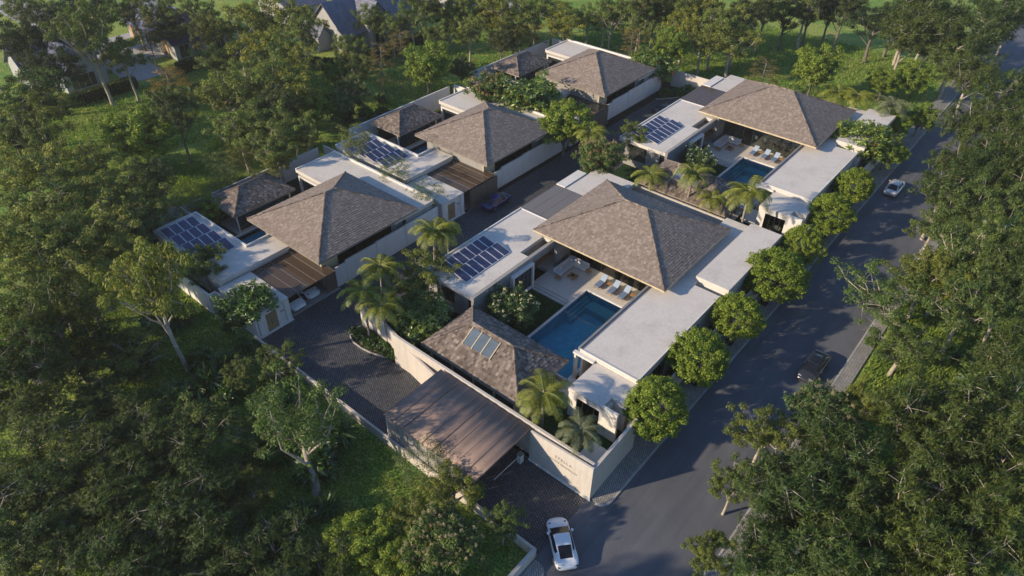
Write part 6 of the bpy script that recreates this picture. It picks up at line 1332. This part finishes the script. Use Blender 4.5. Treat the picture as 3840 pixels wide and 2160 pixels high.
# ------------------------------------------------------------------ houses beyond the hedge
MT['slate'] = m_brick('blue_slate', (.07, .085, .16), (.10, .115, .19), (.04, .045, .07), 1.2, .38, .03, .55, bump=.6); MT['slategrey'] = m_brick('grey_slate', (.12, .13, .17), (.16, .165, .20), (.07, .07, .09), 1.2, .38, .03, .55, bump=.6)
MT['render'] = m_plaster('cream_render', (.36, .36, .36), .15); MT['oak'] = m_wood('orange_oak_cladding', (.48, .27, .10))
def gable(parent, x0, x1, y0, y1, ze, zr, axis, roofmat='slate', over=.5, wall='render'):
    """walls with two gable ends and a pitched roof; axis is the ridge direction"""
    m = MB()
    if axis == 'x':
        ym = (y0+y1)/2; m.add([(x0, y0, 0), (x0, y1, 0), (x0, y1, ze), (x0, ym, zr-.1), (x0, y0, ze), (x1, y0, 0), (x1, y1, 0), (x1, y1, ze), (x1, ym, zr-.1), (x1, y0, ze)], [(0, 4, 3, 2, 1), (5, 6, 7, 8, 9), (0, 5, 9, 4), (1, 2, 7, 6)])
    else:
        xm = (x0+x1)/2; m.add([(x0, y0, 0), (x1, y0, 0), (x1, y0, ze), (xm, y0, zr-.1), (x0, y0, ze), (x0, y1, 0), (x1, y1, 0), (x1, y1, ze), (xm, y1, zr-.1), (x0, y1, ze)], [(0, 1, 2, 3, 4), (5, 9, 8, 7, 6), (0, 4, 9, 5), (1, 6, 7, 2)])
    m.build('wall', MT[wall], parent); th = .16
    for s in (-1, 1):
        r = MB()
        if axis == 'x':
            hf = (y1-y0)/2; sl = (zr-ze)/hf; ye = ym+s*(hf+over); zz = ze-over*sl; r.add([(x0-over, ym, zr), (x1+over, ym, zr), (x1+over, ye, zz), (x0-over, ye, zz), (x0-over, ym, zr+th), (x1+over, ym, zr+th), (x1+over, ye, zz+th), (x0-over, ye, zz+th)], [(0, 1, 2, 3), (4, 5, 6, 7), (0, 1, 5, 4), (1, 2, 6, 5), (2, 3, 7, 6), (3, 0, 4, 7)])
        else:
            hf = (x1-x0)/2; sl = (zr-ze)/hf; xe = xm+s*(hf+over); zz = ze-over*sl; r.add([(xm, y0-over, zr), (xm, y1+over, zr), (xe, y1+over, zz), (xe, y0-over, zz), (xm, y0-over, zr+th), (xm, y1+over, zr+th), (xe, y1+over, zz+th), (xe, y0-over, zz+th)], [(0, 1, 2, 3), (4, 5, 6, 7), (0, 1, 5, 4), (1, 2, 6, 5), (2, 3, 7, 6), (3, 0, 4, 7)])
        r.build('roof', MT[roofmat], parent)
def win(parent, axis, a0, a1, c, z0, z1, n=2, name='window', mat='winglass'):
    w = glazing(parent, axis, a0, a1, c, z0, z1, n, mat, name, .06, 'fascia'); return w
hA = thing('house', 'large blue-roofed house behind the trees at the top left', 'house', (-122, 33, 0), group='houses beyond the hedge')
gable(hA, -133, -114.5, 29, 37, 3.4, 7.4, 'x'); gable(hA, -119.5, -113.5, 28.2, 32.0, 3.2, 5.4, 'y'); gable(hA, -117.8, -112.2, 33.2, 38.4, 3.0, 5.0, 'x')
box('oak_cladding', MT['oak'], hA, -131.9, -131.0, 28.85, 28.995, 0, 5.0); box('oak_cladding', MT['oak'], hA, -116.6, -115.9, 28.05, 28.19, 0, 3.6)
win(hA, 'x', -130.5, -127, 28.93, .2, 3.0, 4); win(hA, 'x', -126, -122, 28.93, .2, 3.0, 3); win(hA, 'x', -119, -117, 28.13, .2, 2.9, 3); win(hA, 'y', 29, 31, -113.43, .3, 2.5, 2); win(hA, 'y', 34, 37.5, -112.13, .4, 2.6, 4)
hB = thing('house', 'grey-roofed house with tall gabled window behind the hedge', 'house', (-98, 60, 0), group='houses beyond the hedge')
gable(hB, -103.5, -93.2, 51.5, 69.5, 3.4, 8.2, 'y', 'slategrey'); gable(hB, -97.5, -91.9, 56.7, 61.3, 5.6, 8.2, 'x', 'slategrey', .35); gable(hB, -104, -97.5, 48.6, 51.49, 2.7, 4.3, 'x', 'slategrey', .3)
win(hB, 'y', 57.6, 60.4, -91.83, 2.9, 5.9, 2); win(hB, 'y', 57.8, 60.2, -91.83, .1, 2.5, 2, 'door', 'winglass'); win(hB, 'y', 62.5, 68, -93.13, .4, 2.7, 4); win(hB, 'y', 53, 55.8, -93.13, .4, 2.5, 2); win(hB, 'x', -103, -98.5, 48.53, .1, 2.3, 1, 'garage_opening')
hC = thing('house', 'slate-roofed house half hidden at the far left behind the hedge', 'house', (-116, 11, 0), group='houses beyond the hedge')
gable(hC, -122, -113, 8.2, 15.2, 3.2, 6.2, 'x'); gable(hC, -127, -120, 5, 17, 3.2, 6.5, 'y'); win(hC, 'y', 9.2, 13.2, -112.93, .4, 2.6, 4); win(hC, 'x', -121, -118, 8.13, .4, 2.4, 2); box('rooflight', MT['skyglass'], hC, -118.2, -117.0, 9.0, 10.3, 4.3, 4.75)
hD = thing('house', 'pale house at the top edge behind the grey-roofed house', 'house', (-120, 60, 0), group='houses beyond the hedge')
gable(hD, -125, -114, 54, 63, 3.2, 6.5, 'y', 'slategrey'); win(hD, 'y', 56, 60, -113.93, .4, 2.5, 3)
hE = thing('house', 'house at the top edge beyond the paved side drive', 'house', (-100, 92, 0), group='houses beyond the hedge')
gable(hE, -108, -95, 84, 98, 3.2, 7, 'y', 'slategrey'); win(hE, 'y', 86, 92, -94.93, .4, 2.6, 4)

# low air haze over the whole place
def haze():
    m = MB().box(-420, 300, -150, 520, -1.2, 60); o = m.build('haze', None or MT['white'], None); o.data.materials.clear()
    t = bpy.data.materials.new('air'); t.use_nodes = True; n = t.node_tree; n.nodes.clear(); v = n.nodes.new('ShaderNodeVolumePrincipled'); v.inputs['Color'].default_value = (1, .96, .9, 1); v.inputs['Density'].default_value = .00022; v.inputs['Anisotropy'].default_value = .2
    q = n.nodes.new('ShaderNodeOutputMaterial'); n.links.new(v.outputs[0], q.inputs['Volume']); o.data.materials.append(t); tag(o, kind='stuff')
HAZE = True
if HAZE: haze()
